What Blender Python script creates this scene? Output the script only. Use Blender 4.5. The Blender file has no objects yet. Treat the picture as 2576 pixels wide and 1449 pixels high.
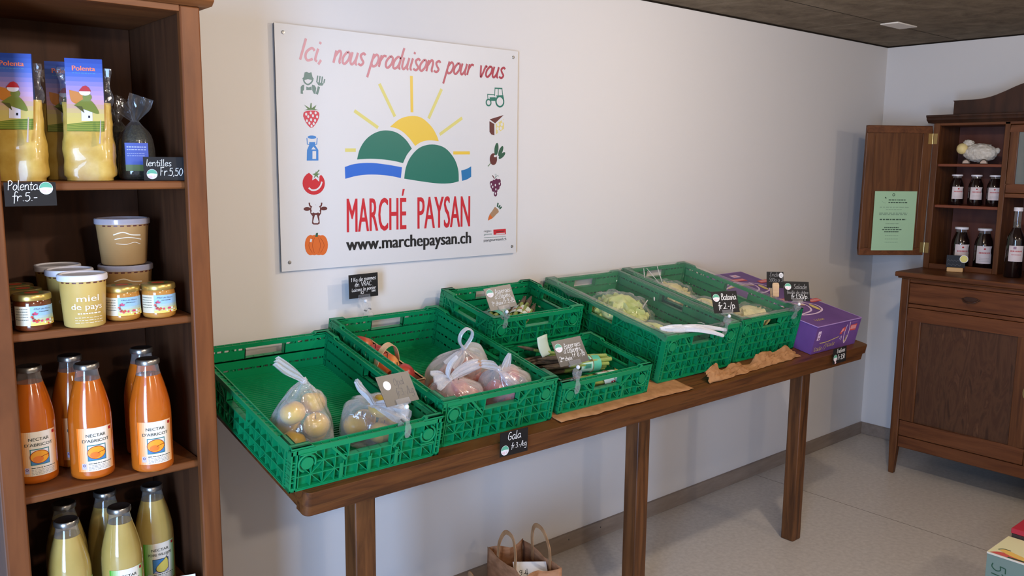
import bpy, bmesh, math, random
import numpy as np
from mathutils import Vector as V, Matrix, noise as mnoise
from mathutils.geometry import tessellate_polygon

PI = math.pi
R = random.Random(7)
SC = bpy.context.scene
COL = SC.collection

# ------------------------------------------------------------------ camera
CAM = V((0.0, -2.3405, 1.558))
YAW, PITCH, ROLL, FPX = math.radians(40.5376), math.radians(8.4698), math.radians(0.5525), 2145.8
fw = V((math.sin(YAW) * math.cos(PITCH), math.cos(YAW) * math.cos(PITCH), -math.sin(PITCH)))
rt = V((math.cos(YAW), -math.sin(YAW), 0))
up = rt.cross(fw)
rt, up = rt * math.cos(ROLL) + up * math.sin(ROLL), up * math.cos(ROLL) - rt * math.sin(ROLL)
cd = bpy.data.cameras.new('camera')
cam = bpy.data.objects.new('camera', cd)
COL.objects.link(cam)
cd.sensor_fit = 'HORIZONTAL'
cd.sensor_width = 36.0
cd.lens = FPX * 36.0 / 2576.0
cd.clip_start = 0.02
cam.matrix_world = Matrix(((rt.x, up.x, -fw.x, CAM.x), (rt.y, up.y, -fw.y, CAM.y), (rt.z, up.z, -fw.z, CAM.z), (0, 0, 0, 1)))
SC.camera = cam

# ------------------------------------------------------------------ light and exposure
SC.view_settings.view_transform = 'Standard'
SC.view_settings.look = 'None'
SC.view_settings.gamma = 1.0
SC.view_settings.use_curve_mapping = False
SC.view_settings.exposure = 1.30
SC.cycles.max_bounces = 8
SC.cycles.transparent_max_bounces = 24
SC.cycles.caustics_reflective = False
SC.cycles.caustics_refractive = False
SC.cycles.sample_clamp_indirect = 4.0

w = bpy.data.worlds.new('world')
SC.world = w
w.use_nodes = True
w.node_tree.nodes['Background'].inputs[0].default_value = (0.55, 0.72, 1.0, 1)
w.node_tree.nodes['Background'].inputs[1].default_value = 1.0


def lamp(name, loc, power, col, radius):
    d = bpy.data.lights.new(name, 'POINT')
    d.energy = power
    d.color = col
    d.shadow_soft_size = radius
    o = bpy.data.objects.new(name, d)
    o.location = loc
    COL.objects.link(o)
    return o


WARM = (1.0, 0.86, 0.72)
d = bpy.data.lights.new('ceiling_spot_light', 'SPOT')
d.energy = 14.5
d.color = (1.0, 0.90, 0.82)
d.shadow_soft_size = 0.04
d.spot_size = math.radians(60)
d.spot_blend = 0.8
o = bpy.data.objects.new('ceiling_spot_light', d)
o.location = (1.15, -2.0, 2.06)
o.rotation_euler = (V((0.70, -0.1, 1.38)) - V(o.location)).to_track_quat('-Z', 'Y').to_euler()
COL.objects.link(o)
lamp('lamp_and_fill_light', (0.35, -3.3, 2.06), 17, WARM, 0.05)  # added warm fill behind the camera, an unseen source
lamp('lamp_and_fill_light', (1.15, -2.0, 2.06), 7, WARM, 0.04)
lamp('lamp_and_fill_light', (3.1, -3.2, 2.06), 10, WARM, 0.05)  # added fill to warm the right wall and hutch, an unseen source
lamp('lamp_and_fill_light', (2.42, -1.32, 2.06), 13.5, WARM, 0.04)
# daylight through the glass door in the left wall
d = bpy.data.lights.new('daylight', 'AREA')
d.shape = 'RECTANGLE'
d.size, d.size_y = 0.9, 1.9
d.energy = 70
d.color = (0.36, 0.58, 1.0)
o = bpy.data.objects.new('daylight', d)
o.location = (-1.62, -2.75, 1.05)
o.rotation_euler = (0, -PI / 2, 0)
o.rotation_euler = V((0.36, 0.93, -0.06)).to_track_quat('-Z', 'Y').to_euler()
COL.objects.link(o)


# ------------------------------------------------------------------ helpers
def lin(c):
    out = []
    for v in c:
        v /= 255.0
        out.append(v / 12.92 if v <= 0.04045 else ((v + 0.055) / 1.055) ** 2.4)
    return out


MATS = {}


def mat(name, col, rough=0.6, spec=0.5, metal=0.0, alpha=1.0, trans=0.0, sss=0.0, coat=0.0, bump=None, ior=1.45):
    if name in MATS:
        return MATS[name]
    m = bpy.data.materials.new(name)
    m.use_nodes = True
    b = m.node_tree.nodes['Principled BSDF']
    b.inputs['Base Color'].default_value = (*lin(col), 1)
    b.inputs['Roughness'].default_value = rough
    b.inputs['Specular IOR Level'].default_value = spec
    b.inputs['Metallic'].default_value = metal
    b.inputs['Alpha'].default_value = alpha
    b.inputs['Transmission Weight'].default_value = trans
    b.inputs['Coat Weight'].default_value = coat
    b.inputs['IOR'].default_value = ior
    if sss:
        b.inputs['Subsurface Weight'].default_value = sss
        b.inputs['Subsurface Radius'].default_value = (0.02, 0.01, 0.005)
        b.inputs['Subsurface Scale'].default_value = 0.4
    if bump:
        add_bump(m, *bump)
    MATS[name] = m
    return m


def nd(m, t, **kw):
    n = m.node_tree.nodes.new(t)
    for k, v in kw.items():
        if isinstance(k, str) and k.startswith('i_'):
            n.inputs[k[2:]].default_value = v
        else:
            setattr(n, k, v)
    return n


def lk(m, a, b):
    m.node_tree.links.new(a, b)


def add_bump(m, scale, strength, dist=0.002, detail=4.0, stretch=(1, 1, 1)):
    b = m.node_tree.nodes['Principled BSDF']
    tc = nd(m, 'ShaderNodeTexCoord')
    mp = nd(m, 'ShaderNodeMapping')
    mp.inputs['Scale'].default_value = stretch
    nz = nd(m, 'ShaderNodeTexNoise')
    nz.inputs['Scale'].default_value = scale
    nz.inputs['Detail'].default_value = detail
    bp = nd(m, 'ShaderNodeBump')
    bp.inputs['Strength'].default_value = strength
    bp.inputs['Distance'].default_value = dist
    lk(m, tc.outputs['Object'], mp.inputs[0])
    lk(m, mp.outputs[0], nz.inputs['Vector'])
    lk(m, nz.outputs['Fac'], bp.inputs['Height'])
    lk(m, bp.outputs[0], b.inputs['Normal'])


def noisy(name, stops, scale=8, stretch=(1, 1, 1), rough=0.6, spec=0.5, detail=5, dist=0.0, bump=0.0, bdist=0.002, coat=0.0, nrough=0.55):
    """noise driven colour ramp; stops: [(pos, rgb)]"""
    if name in MATS:
        return MATS[name]
    m = mat(name, stops[0][1], rough, spec, coat=coat)
    b = m.node_tree.nodes['Principled BSDF']
    tc = nd(m, 'ShaderNodeTexCoord')
    mp = nd(m, 'ShaderNodeMapping')
    mp.inputs['Scale'].default_value = stretch
    nz = nd(m, 'ShaderNodeTexNoise')
    nz.inputs['Scale'].default_value = scale
    nz.inputs['Detail'].default_value = detail
    nz.inputs['Roughness'].default_value = nrough
    nz.inputs['Distortion'].default_value = dist
    rp = nd(m, 'ShaderNodeValToRGB')
    el = rp.color_ramp.elements
    while len(el) < len(stops):
        el.new(0.5)
    for e, (p, c) in zip(el, stops):
        e.position = p
        e.color = (*lin(c), 1)
    lk(m, tc.outputs['Object'], mp.inputs[0])
    lk(m, mp.outputs[0], nz.inputs['Vector'])
    lk(m, nz.outputs['Fac'], rp.inputs['Fac'])
    lk(m, rp.outputs[0], b.inputs['Base Color'])
    if bump:
        bp = nd(m, 'ShaderNodeBump')
        bp.inputs['Strength'].default_value = bump
        bp.inputs['Distance'].default_value = bdist
        lk(m, nz.outputs['Fac'], bp.inputs['Height'])
        lk(m, bp.outputs[0], b.inputs['Normal'])
    return m


def film(name, tint=(235, 235, 238), base=0.10, edge=0.55, rough=0.18, bscale=40, bstr=0.35, ior=1.45):
    """thin clear plastic: mostly see-through, milky where seen at a slant, glossy"""
    if name in MATS:
        return MATS[name]
    m = bpy.data.materials.new(name)
    m.use_nodes = True
    nt = m.node_tree
    nt.nodes.clear()
    out = nd(m, 'ShaderNodeOutputMaterial')
    tr = nd(m, 'ShaderNodeBsdfTransparent')
    tr.inputs[0].default_value = (0.97, 0.97, 0.97, 1)
    pb = nd(m, 'ShaderNodeBsdfPrincipled')
    pb.inputs['Base Color'].default_value = (*lin(tint), 1)
    pb.inputs['Roughness'].default_value = rough
    lw = nd(m, 'ShaderNodeLayerWeight')
    lw.inputs['Blend'].default_value = 0.45
    mr = nd(m, 'ShaderNodeMapRange')
    mr.inputs['To Min'].default_value = base
    mr.inputs['To Max'].default_value = edge
    tc = nd(m, 'ShaderNodeTexCoord')
    nz = nd(m, 'ShaderNodeTexNoise')
    nz.inputs['Scale'].default_value = bscale
    nz.inputs['Detail'].default_value = 3
    nz.inputs['Distortion'].default_value = 0.8
    bp = nd(m, 'ShaderNodeBump')
    bp.inputs['Strength'].default_value = bstr
    bp.inputs['Distance'].default_value = 0.004
    gl = nd(m, 'ShaderNodeBsdfGlossy')
    gl.inputs['Roughness'].default_value = 0.07
    gl.inputs['Color'].default_value = (1, 1, 1, 1)
    l5_ = nd(m, 'ShaderNodeLayerWeight')
    l5_.inputs['Blend'].default_value = 0.5
    pw = nd(m, 'ShaderNodeMath', operation='POWER')
    pw.inputs[1].default_value = 4.0
    fr = nd(m, 'ShaderNodeMath', operation='MULTIPLY_ADD')
    fr.inputs[1].default_value = 0.75 * (ior - 1.0) / 0.45
    fr.inputs[2].default_value = 0.045 * (ior - 1.0) / 0.45
    lk(m, l5_.outputs['Facing'], pw.inputs[0])
    lk(m, pw.outputs[0], fr.inputs[0])
    mx = nd(m, 'ShaderNodeMixShader')
    mx2 = nd(m, 'ShaderNodeMixShader')
    lk(m, tc.outputs['Object'], nz.inputs['Vector'])
    lk(m, nz.outputs['Fac'], bp.inputs['Height'])
    for n in (pb, gl, l5_, lw):
        lk(m, bp.outputs[0], n.inputs['Normal'])
    lk(m, lw.outputs['Facing'], mr.inputs['Value'])
    lk(m, mr.outputs[0], mx.inputs[0])
    lk(m, tr.outputs[0], mx.inputs[1])
    lk(m, pb.outputs[0], mx.inputs[2])
    lk(m, fr.outputs[0], mx2.inputs[0])
    lk(m, mx.outputs[0], mx2.inputs[1])
    lk(m, gl.outputs[0], mx2.inputs[2])
    lk(m, mx2.outputs[0], out.inputs[0])
    MATS[name] = m
    return m


class MB:
    """collects shapes, then links them as ONE mesh object"""

    def __init__(s):
        s.v, s.f, s.m, s.mats, s.sm = [], [], [], [], []

    def mi(s, m):
        if m not in s.mats:
            s.mats.append(m)
        return s.mats.index(m)

    def add(s, vs, fs, m, sm=True):
        o = len(s.v)
        s.v.extend(tuple(p) for p in vs)
        k = s.mi(m)
        for f in fs:
            s.f.append(tuple(i + o for i in f))
            s.m.append(k)
            s.sm.append(sm)

    def hexa(s, p, m):
        """p: 8 corners, bottom ring 0-3, top ring 4-7"""
        s.add(p, [(3, 2, 1, 0), (4, 5, 6, 7), (0, 1, 5, 4), (1, 2, 6, 5), (2, 3, 7, 6), (3, 0, 4, 7)], m)

    def box(s, x0, x1, y0, y1, z0, z1, m):
        s.hexa([(x0, y0, z0), (x1, y0, z0), (x1, y1, z0), (x0, y1, z0), (x0, y0, z1), (x1, y0, z1), (x1, y1, z1), (x0, y1, z1)], m)

    def bar(s, a, b, w, t, nrm, m):
        """square bar from a to b; w across (in the plane), t along nrm"""
        a, b, n = V(a), V(b), V(nrm).normalized()
        d = (b - a).normalized()
        sx = d.cross(n).normalized() * (w / 2)
        n = n * (t / 2)
        s.hexa([a - sx - n, a + sx - n, a + sx + n, a - sx + n, b - sx - n, b + sx - n, b + sx + n, b - sx + n], m)

    def grid(s, fn, nu, nv, m, cu=False, cv=False):
        vs = []
        NU, NV = (nu if cu else nu + 1), (nv if cv else nv + 1)
        for i in range(NU):
            for j in range(NV):
                vs.append(fn(i / nu, j / nv))
        fs = []
        for i in range(nu):
            for j in range(nv):
                a, b = i, (i + 1) % NU
                c, e = j, (j + 1) % NV
                fs.append((a * NV + c, b * NV + c, b * NV + e, a * NV + e))
        s.add(vs, fs, m)

    def lathe(s, prof, m, n=24, c=(0, 0, 0), mfun=None):
        c = V(c)
        for k in range(len(prof) - 1):
            (r0, z0), (r1, z1) = prof[k], prof[k + 1]
            mm = mfun(k) if mfun else m
            vs, fs = [], []
            for i in range(n):
                a = 2 * PI * i / n
                ca, sa = math.cos(a), math.sin(a)
                vs += [(c.x + r0 * ca, c.y + r0 * sa, c.z + z0), (c.x + r1 * ca, c.y + r1 * sa, c.z + z1)]
            for i in range(n):
                j = (i + 1) % n
                fs.append((2 * i, 2 * j, 2 * j + 1, 2 * i + 1))
            s.add(vs, fs, mm)

    def tube(s, pts, r, m, n=8, closed=False, caps=True, flat=None):
        """tube along pts, radius r (number or list); flat=(a) squashes one axis"""
        pts = [V(p) for p in pts]
        N = len(pts)
        rr = r if isinstance(r, (list, tuple)) else [r] * N
        t0 = (pts[1] - pts[0]).normalized()
        ref = V((0, 0, 1)) if abs(t0.z) < 0.9 else V((1, 0, 0))
        nx = t0.cross(ref).normalized()
        vs = []
        for i in range(N):
            if closed:
                t = (pts[(i + 1) % N] - pts[i - 1]).normalized()
            else:
                t = (pts[min(i + 1, N - 1)] - pts[max(i - 1, 0)]).normalized()
            nx = (nx - t * nx.dot(t)).normalized()
            ny = t.cross(nx)
            for k in range(n):
                a = 2 * PI * k / n
                vs.append(pts[i] + nx * (math.cos(a) * rr[i]) + ny * (math.sin(a) * rr[i] * (flat or 1)))
        fs = []
        for i in range(N if closed else N - 1):
            j = (i + 1) % N
            for k in range(n):
                l = (k + 1) % n
                fs.append((i * n + k, i * n + l, j * n + l, j * n + k))
        if caps and not closed:
            fs.append(tuple(range(n - 1, -1, -1)))
            fs.append(tuple((N - 1) * n + k for k in range(n)))
        s.add(vs, fs, m)

    def prism(s, poly, fn, t0, t1, m):
        """poly: 2-D outline; fn(a, b, t) -> 3-D; extruded from t0 to t1"""
        n = len(poly)
        vs = [fn(a, b, t0) for a, b in poly] + [fn(a, b, t1) for a, b in poly]
        tri = tessellate_polygon([[V((a, b, 0)) for a, b in poly]])
        fs = [tuple(reversed(t)) for t in tri] + [tuple(i + n for i in t) for t in tri]
        for i in range(n):
            j = (i + 1) % n
            fs.append((i, j, n + j, n + i))
        s.add(vs, fs, m)

    def blob(s, c, rad, m, n=(16, 10), amp=0.0, freq=10, seed=0, squash=None):
        c = V(c)
        rx, ry, rz = rad if isinstance(rad, (tuple, list)) else (rad,) * 3

        def fn(u, v):
            th, ph = 2 * PI * u, PI * v
            d = V((math.cos(th) * math.sin(ph), math.sin(th) * math.sin(ph), -math.cos(ph)))
            k = 1 + amp * mnoise.noise(d * freq * 0.3 + V((seed, seed * 2.1, 0)))
            return c + V((d.x * rx * k, d.y * ry * k, d.z * rz * k))
        s.grid(fn, n[0], n[1], m, cu=True)

    def xform(s, M):
        s.v = [tuple(M @ V(p)) for p in s.v]
        return s

    def build(s, name, parent=None, loc=None, rot=None, ang=38, bevel=None, sub=0, solid=None):
        me = bpy.data.meshes.new(name)
        me.from_pydata(s.v, [], s.f)
        for m in s.mats:
            me.materials.append(m)
        me.polygons.foreach_set('material_index', s.m)
        me.polygons.foreach_set('use_smooth', s.sm)
        me.update()
        bm = bmesh.new()
        bm.from_mesh(me)
        bmesh.ops.remove_doubles(bm, verts=bm.verts, dist=1e-6)
        bm.to_mesh(me)
        bm.free()
        me.set_sharp_from_angle(angle=math.radians(ang))
        o = bpy.data.objects.new(name, me)
        COL.objects.link(o)
        if parent is not None:
            o.parent = parent
        if loc is not None:
            o.location = loc
        if rot is not None:
            o.rotation_euler = rot
        if solid:
            md = o.modifiers.new('thick', 'SOLIDIFY')
            md.thickness = solid
        if sub:
            md = o.modifiers.new('sub', 'SUBSURF')
            md.levels = md.render_levels = sub
        if bevel:
            md = o.modifiers.new('bevel', 'BEVEL')
            md.width = bevel
            md.segments = 2
            md.limit_method = 'ANGLE'
            md.angle_limit = math.radians(50)
        return o


def tag(o, label, cat, group=None):
    o['label'] = label
    o['category'] = cat
    if group:
        o['group'] = group
    return o


def thing(name, label, cat, loc=(0, 0, 0), rot=(0, 0, 0), group=None):
    o = bpy.data.objects.new(name, None)
    o.empty_display_size = 0.05
    COL.objects.link(o)
    o.location = loc
    o.rotation_euler = rot
    return tag(o, label, cat, group)


def struct(o):
    o['kind'] = 'structure'
    return o


def copy_tree(o, parent=None):
    c = o.copy()
    COL.objects.link(c)
    c.parent = parent
    for ch in list(o.children):
        copy_tree(ch, c)
    return c


def place(o, loc, rot=(0, 0, 0), label=None):
    o.location = loc
    o.rotation_euler = rot
    if label:
        o['label'] = label
    return o


# ------------------------------------------------------------------ printed art: type, strokes, shapes
_tc = {}


def type_mesh(txt, bold=0.0, shear=0.0):
    k = (txt, bold, shear)
    if k in _tc:
        return _tc[k]
    cu = bpy.data.curves.new('t', 'FONT')
    cu.body = txt
    cu.resolution_u = 3
    cu.fill_mode = 'FRONT'
    cu.offset = bold
    cu.shear = shear
    ob = bpy.data.objects.new('t', cu)
    COL.objects.link(ob)
    bpy.context.view_layer.update()
    me = ob.evaluated_get(bpy.context.evaluated_depsgraph_get()).to_mesh()
    vs = [(v.co.x, v.co.y) for v in me.vertices]
    fs = [tuple(p.vertices) for p in me.polygons]
    ob.evaluated_get(bpy.context.evaluated_depsgraph_get()).to_mesh_clear()
    bpy.data.objects.remove(ob)
    bpy.data.curves.remove(cu)
    _tc[k] = (vs, fs)
    return vs, fs


HAND = {
    'a': (.85, [[(.68, .85), (.4, 1), (.1, .7), (.05, .3), (.3, 0), (.58, .3), (.7, .95), (.68, .3), (.85, 0)]]),
    'b': (.8, [[(.1, 1.8), (.08, 0)], [(.08, .6), (.4, 1), (.7, .7), (.6, .1), (.3, 0), (.08, .2)]]),
    'c': (.72, [[(.65, .8), (.4, 1), (.1, .7), (.08, .3), (.3, 0), (.65, .15)]]),
    'd': (.88, [[(.65, .85), (.35, 1), (.08, .6), (.1, .1), (.35, 0), (.62, .4), (.75, 1.8)], [(.66, .8), (.68, .1), (.85, 0)]]),
    'e': (.76, [[(.1, .5), (.6, .6), (.6, .9), (.35, 1), (.1, .65), (.12, .15), (.4, 0), (.7, .2)]]),
    'f': (.6, [[(.7, 1.65), (.5, 1.8), (.35, 1.5), (.28, -.4)], [(.05, .95), (.6, 1)]]),
    'g': (.82, [[(.65, .85), (.35, 1), (.08, .6), (.15, .1), (.4, .1), (.65, .6), (.7, 1), (.65, -.5), (.35, -.8), (.1, -.55)]]),
    'h': (.8, [[(.1, 1.8), (.08, 0)], [(.08, .5), (.35, 1), (.6, .8), (.62, 0)]]),
    'i': (.38, [[(.15, 1), (.12, .15), (.3, 0)], [(.18, 1.38), (.22, 1.55)]]),
    'k': (.7, [[(.1, 1.8), (.08, 0)], [(.6, 1), (.1, .45), (.6, 0)]]),
    'l': (.36, [[(.15, 1.8), (.1, .2), (.3, 0)]]),
    'm': (1.0, [[(.08, 1), (.08, 0)], [(.08, .6), (.3, 1), (.45, .8), (.45, 0)], [(.45, .6), (.65, 1), (.82, .8), (.86, 0)]]),
    'n': (.8, [[(.08, 1), (.08, 0)], [(.08, .5), (.35, 1), (.58, .8), (.6, .15), (.75, 0)]]),
    'o': (.74, [[(.35, 1), (.08, .6), (.1, .15), (.35, 0), (.62, .4), (.6, .85), (.35, 1)]]),
    'p': (.8, [[(.14, 1.05), (.02, -.95)], [(.1, .6), (.4, 1), (.68, .7), (.6, .15), (.3, 0), (.1, .25)]]),
    'r': (.62, [[(.08, 1), (.08, 0)], [(.08, .5), (.3, .95), (.58, .92)]]),
    's': (.62, [[(.55, .85), (.35, 1), (.12, .8), (.3, .5), (.52, .25), (.35, 0), (.05, .12)]]),
    't': (.55, [[(.25, 1.5), (.2, .15), (.35, 0), (.5, .1)], [(.02, 1), (.5, 1)]]),
    'u': (.82, [[(.08, 1), (.08, .25), (.3, 0), (.55, .4), (.6, 1)], [(.6, .9), (.6, .15), (.78, 0)]]),
    'v': (.74, [[(.05, 1), (.28, 0), (.4, .1), (.6, .95), (.75, .85)]]),
    'x': (.7, [[(.05, 1), (.65, 0)], [(.6, 1), (.05, 0)]]),
    'z': (.7, [[(.05, 1), (.35, 1), (.6, 1)], [(.6, 1), (.05, 0)], [(.05, 0), (.65, 0)]]),
    'é': (.76, [[(.1, .5), (.6, .6), (.6, .9), (.35, 1), (.1, .65), (.12, .15), (.4, 0), (.7, .2)], [(.3, 1.3), (.55, 1.6)]]),
    'è': (.76, [[(.1, .5), (.6, .6), (.6, .9), (.35, 1), (.1, .65), (.12, .15), (.4, 0), (.7, .2)], [(.2, 1.6), (.45, 1.3)]]),
    'ê': (.76, [[(.1, .5), (.6, .6), (.6, .9), (.35, 1), (.1, .65), (.12, .15), (.4, 0), (.7, .2)], [(.1, 1.3), (.35, 1.6)], [(.35, 1.6), (.6, 1.3)]]),
    'A': (.95, [[(.05, 0), (.45, 1.75)], [(.45, 1.75), (.88, 0)], [(.18, .6), (.75, .65)]]),
    'B': (.9, [[(.15, 1.7), (.12, 0)], [(.05, 1.65), (.5, 1.75), (.65, 1.35), (.2, .92)], [(.2, .92), (.7, .8), (.7, .25), (.35, 0), (.05, .05)]]),
    'C': (.9, [[(.75, 1.4), (.5, 1.7), (.15, 1.3), (.08, .5), (.35, 0), (.78, .25)]]),
    'E': (.82, [[(.7, 1.5), (.4, 1.7), (.15, 1.4), (.42, .95), (.1, .5), (.3, 0), (.75, .2)]]),
    'F': (.75, [[(.15, 1.7), (.12, 0)], [(.02, 1.68), (.7, 1.75)], [(.13, .95), (.5, .98)]]),
    'G': (.95, [[(.7, 1.5), (.45, 1.7), (.12, 1.1), (.1, .4), (.4, 0), (.75, .35), (.75, .8)], [(.75, .8), (.4, .75)]]),
    'I': (.4, [[(.2, 1.7), (.15, 0)]]),
    'K': (.85, [[(.12, 1.7), (.1, 0)], [(.75, 1.6), (.15, .85)], [(.15, .85), (.75, 0)]]),
    'L': (.75, [[(.15, 1.7), (.1, .1)], [(.1, .1), (.7, .08)]]),
    'O': (.95, [[(.45, 1.7), (.1, 1.1), (.12, .4), (.45, 0), (.8, .6), (.75, 1.3), (.45, 1.7)]]),
    'P': (.8, [[(.12, 1.7), (.1, 0)], [(.03, 1.65), (.45, 1.75), (.7, 1.4), (.5, .95), (.1, .8)]]),
    'R': (.85, [[(.12, 1.7), (.1, 0)], [(.03, 1.65), (.45, 1.75), (.65, 1.4), (.5, 1.0), (.1, .85)], [(.35, .9), (.75, 0)]]),
    'S': (.75, [[(.65, 1.5), (.4, 1.7), (.12, 1.35), (.35, .9), (.62, .5), (.4, 0), (.05, .2)]]),
    'T': (.8, [[(.4, 1.7), (.36, 0)], [(.02, 1.66), (.78, 1.72)]]),
    'V': (.85, [[(.05, 1.7), (.4, 0)], [(.4, 0), (.8, 1.7)]]),
    '0': (.78, [[(.38, 1.6), (.08, 1.0), (.1, .35), (.38, 0), (.68, .6), (.65, 1.2), (.38, 1.6)]]),
    '1': (.5, [[(.05, 1.2), (.32, 1.65)], [(.32, 1.65), (.28, 0)]]),
    '2': (.78, [[(.08, 1.3), (.35, 1.62), (.62, 1.3), (.4, .6), (.05, .05)], [(.05, .05), (.4, .12), (.72, .05)]]),
    '3': (.75, [[(.1, 1.5), (.4, 1.62), (.58, 1.25), (.25, .88)], [(.25, .88), (.62, .7), (.58, .15), (.3, 0), (.05, .15)]]),
    '5': (.75, [[(.65, 1.6), (.18, 1.58)], [(.18, 1.58), (.14, .95)], [(.14, .95), (.5, 1.0), (.65, .5), (.4, 0), (.05, .1)]]),
    '6': (.75, [[(.6, 1.6), (.2, 1.1), (.08, .4), (.35, 0), (.65, .35), (.45, .75), (.12, .5)]]),
    '8': (.75, [[(.38, .9), (.1, 1.3), (.38, 1.6), (.62, 1.3), (.38, .9), (.08, .4), (.35, 0), (.66, .4), (.38, .9)]]),
    '9': (.75, [[(.62, 1.2), (.35, .8), (.1, 1.15), (.35, 1.6), (.62, 1.3), (.6, .5), (.35, 0), (.08, .1)]]),
    '.': (.3, [[(.12, .02), (.18, .1)]]), ',': (.32, [[(.18, .12), (.06, -.25)]]), "'": (.3, [[(.15, 1.7), (.08, 1.35)]]),
    '-': (.6, [[(.08, .6), (.5, .62)]]), '/': (.6, [[(.55, 1.8), (.05, -.2)]]), ' ': (.55, []),
}


def smooth(pts, k=5):
    if len(pts) < 3:
        return list(pts)
    out = []
    P = [pts[0]] + list(pts) + [pts[-1]]
    for i in range(1, len(P) - 2):
        p0, p1, p2, p3 = P[i - 1:i + 3]
        for j in range(k):
            t = j / k
            out.append(tuple(0.5 * (2 * b + (c - a) * t + (2 * a - 5 * b + 4 * c - e) * t * t + (3 * b - a - 3 * c + e) * t ** 3) for a, b, c, e in zip(p0, p1, p2, p3)))
    out.append(tuple(pts[-1]))
    return out


def clipx(pg, x, s):
    out = []
    for (a, b), (c, d) in zip(pg, pg[1:] + pg[:1]):
        ia, ic = (a - x) * s >= 0, (c - x) * s >= 0
        if ia:
            out.append((a, b))
        if ia != ic:
            t = (x - a) / (c - a)
            out.append((x, b + (d - b) * t))
    return out


class Art:
    """flat print in its own x/y; emitted through a mapping onto a surface"""

    def __init__(s):
        s.it = []

    def poly(s, pts, m, l=1):
        tri = tessellate_polygon([[V((a, b, 0)) for a, b in pts]])
        s.it.append((list(pts), [tuple(t) for t in tri], m, l))
        return s

    def rect(s, x0, y0, x1, y1, m, l=0, n=1):
        vs, fs = [], []
        for i in range(n + 1):
            x = x0 + (x1 - x0) * i / n
            vs += [(x, y0), (x, y1)]
        for i in range(n):
            fs.append((2 * i, 2 * i + 2, 2 * i + 3, 2 * i + 1))
        s.it.append((vs, fs, m, l))
        return s

    def ell(s, cx, cy, rx, ry, m, l=1, n=20, rot=0):
        c, q = math.cos(rot), math.sin(rot)
        pts = []
        for i in range(n):
            a = 2 * PI * i / n
            x, y = rx * math.cos(a), ry * math.sin(a)
            pts.append((cx + x * c - y * q, cy + x * q + y * c))
        s.it.append((pts, [tuple(range(n))], m, l))
        return s

    def ring(s, cx, cy, r, wd, m, l=1, n=20):
        return s.stroke([(cx + r * math.cos(2 * PI * i / n), cy + r * math.sin(2 * PI * i / n)) for i in range(n + 1)], wd, m, l)

    def stroke(s, pts, wd, m, l=1, sm=False):
        if sm:
            pts = smooth(pts)
        vs, fs = [], []
        N = len(pts)
        for i in range(N):
            a, b = pts[max(i - 1, 0)], pts[min(i + 1, N - 1)]
            dx, dy = b[0] - a[0], b[1] - a[1]
            L = math.hypot(dx, dy) or 1
            nx, ny = -dy / L * wd / 2, dx / L * wd / 2
            vs += [(pts[i][0] + nx, pts[i][1] + ny), (pts[i][0] - nx, pts[i][1] - ny)]
        for i in range(N - 1):
            fs.append((2 * i, 2 * i + 1, 2 * i + 3, 2 * i + 2))
        s.it.append((vs, fs, m, l))
        return s

    def hand(s, txt, x, y, h, m, wd=None, l=2, slant=0.08, width=None, squeeze=1.0, drop=0.0, mfun=None):
        """single-stroke handwriting; h = x-height; width = fit to this run"""
        tot = sum(HAND[c][0] for c in txt)
        kx = (width / (tot * h)) if width else squeeze
        wd = wd or h * 0.16
        cx = 0.0
        for c in txt:
            adv, strokes = HAND[c]
            for st in strokes:
                pts = [(x + (cx + a) * h * kx + b * h * slant, y + b * h + drop * (cx + a) * h * kx) for a, b in smooth(st, 4)]
                s.stroke(pts, wd, mfun(x + cx * h * kx) if mfun else m, l)
            cx += adv
        return s

    def type(s, txt, x, y, h, m, width=None, bold=0.0, l=2, align='L', shear=0.0):
        """typeset text; h = cap height"""
        vs, fs = type_mesh(txt, 0.0, shear)
        if not vs:
            return s
        x0 = min(v[0] for v in vs)
        x1 = max(v[0] for v in vs)
        k = h / 0.69
        kx = width / (x1 - x0) if width else k
        wtot = (x1 - x0) * kx
        ox = x - (wtot / 2 if align == 'C' else wtot if align == 'R' else 0)
        for q in ((-1, 1) if bold else (0,)):
            s.it.append(([(ox + (a - x0) * kx + q * bold * h * .9, y + b * k) for a, b in vs], fs, m, l))
        return s

    def lines(s, x0, y, x1, n, dy, m, h=None, l=2, seed=1):
        """rows of print too small to read"""
        r = random.Random(seed)
        for i in range(n):
            x = x0
            while x < x1:
                q = min(x1, x + (x1 - x0) * r.uniform(.06, .16))
                s.rect(x, y - i * dy, q, y - i * dy + (h or dy * .4), m, l)
                x = q + (x1 - x0) * .03
        return s

    def emit(s, mb, fn):
        n = max(1, len(s.it))
        for k, (vs, fs, m, l) in enumerate(s.it):
            lz = l + .9 * k / n
            step = getattr(fn, 'step', None)
            if not step:
                mb.add([fn(a, b, lz) for a, b in vs], fs, m, False)
                continue
            for f in fs:
                pg = [vs[i] for i in f]
                xa, xb = min(p[0] for p in pg), max(p[0] for p in pg)
                for c in range(math.floor(xa / step), math.floor(xb / step - 1e-9) + 1):
                    q = clipx(clipx(pg, c * step, 1), (c + 1) * step, -1)
                    if len(q) > 2:
                        mb.add([fn(a, b, lz) for a, b in q], [tuple(range(len(q)))], m, False)


def flat_map(o, ux, uy, eps=0.00025):
    o, ux, uy = V(o), V(ux), V(uy)
    n = ux.cross(uy).normalized()
    return lambda a, b, l: o + ux * a + uy * b + n * (eps * (l + 1))


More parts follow.
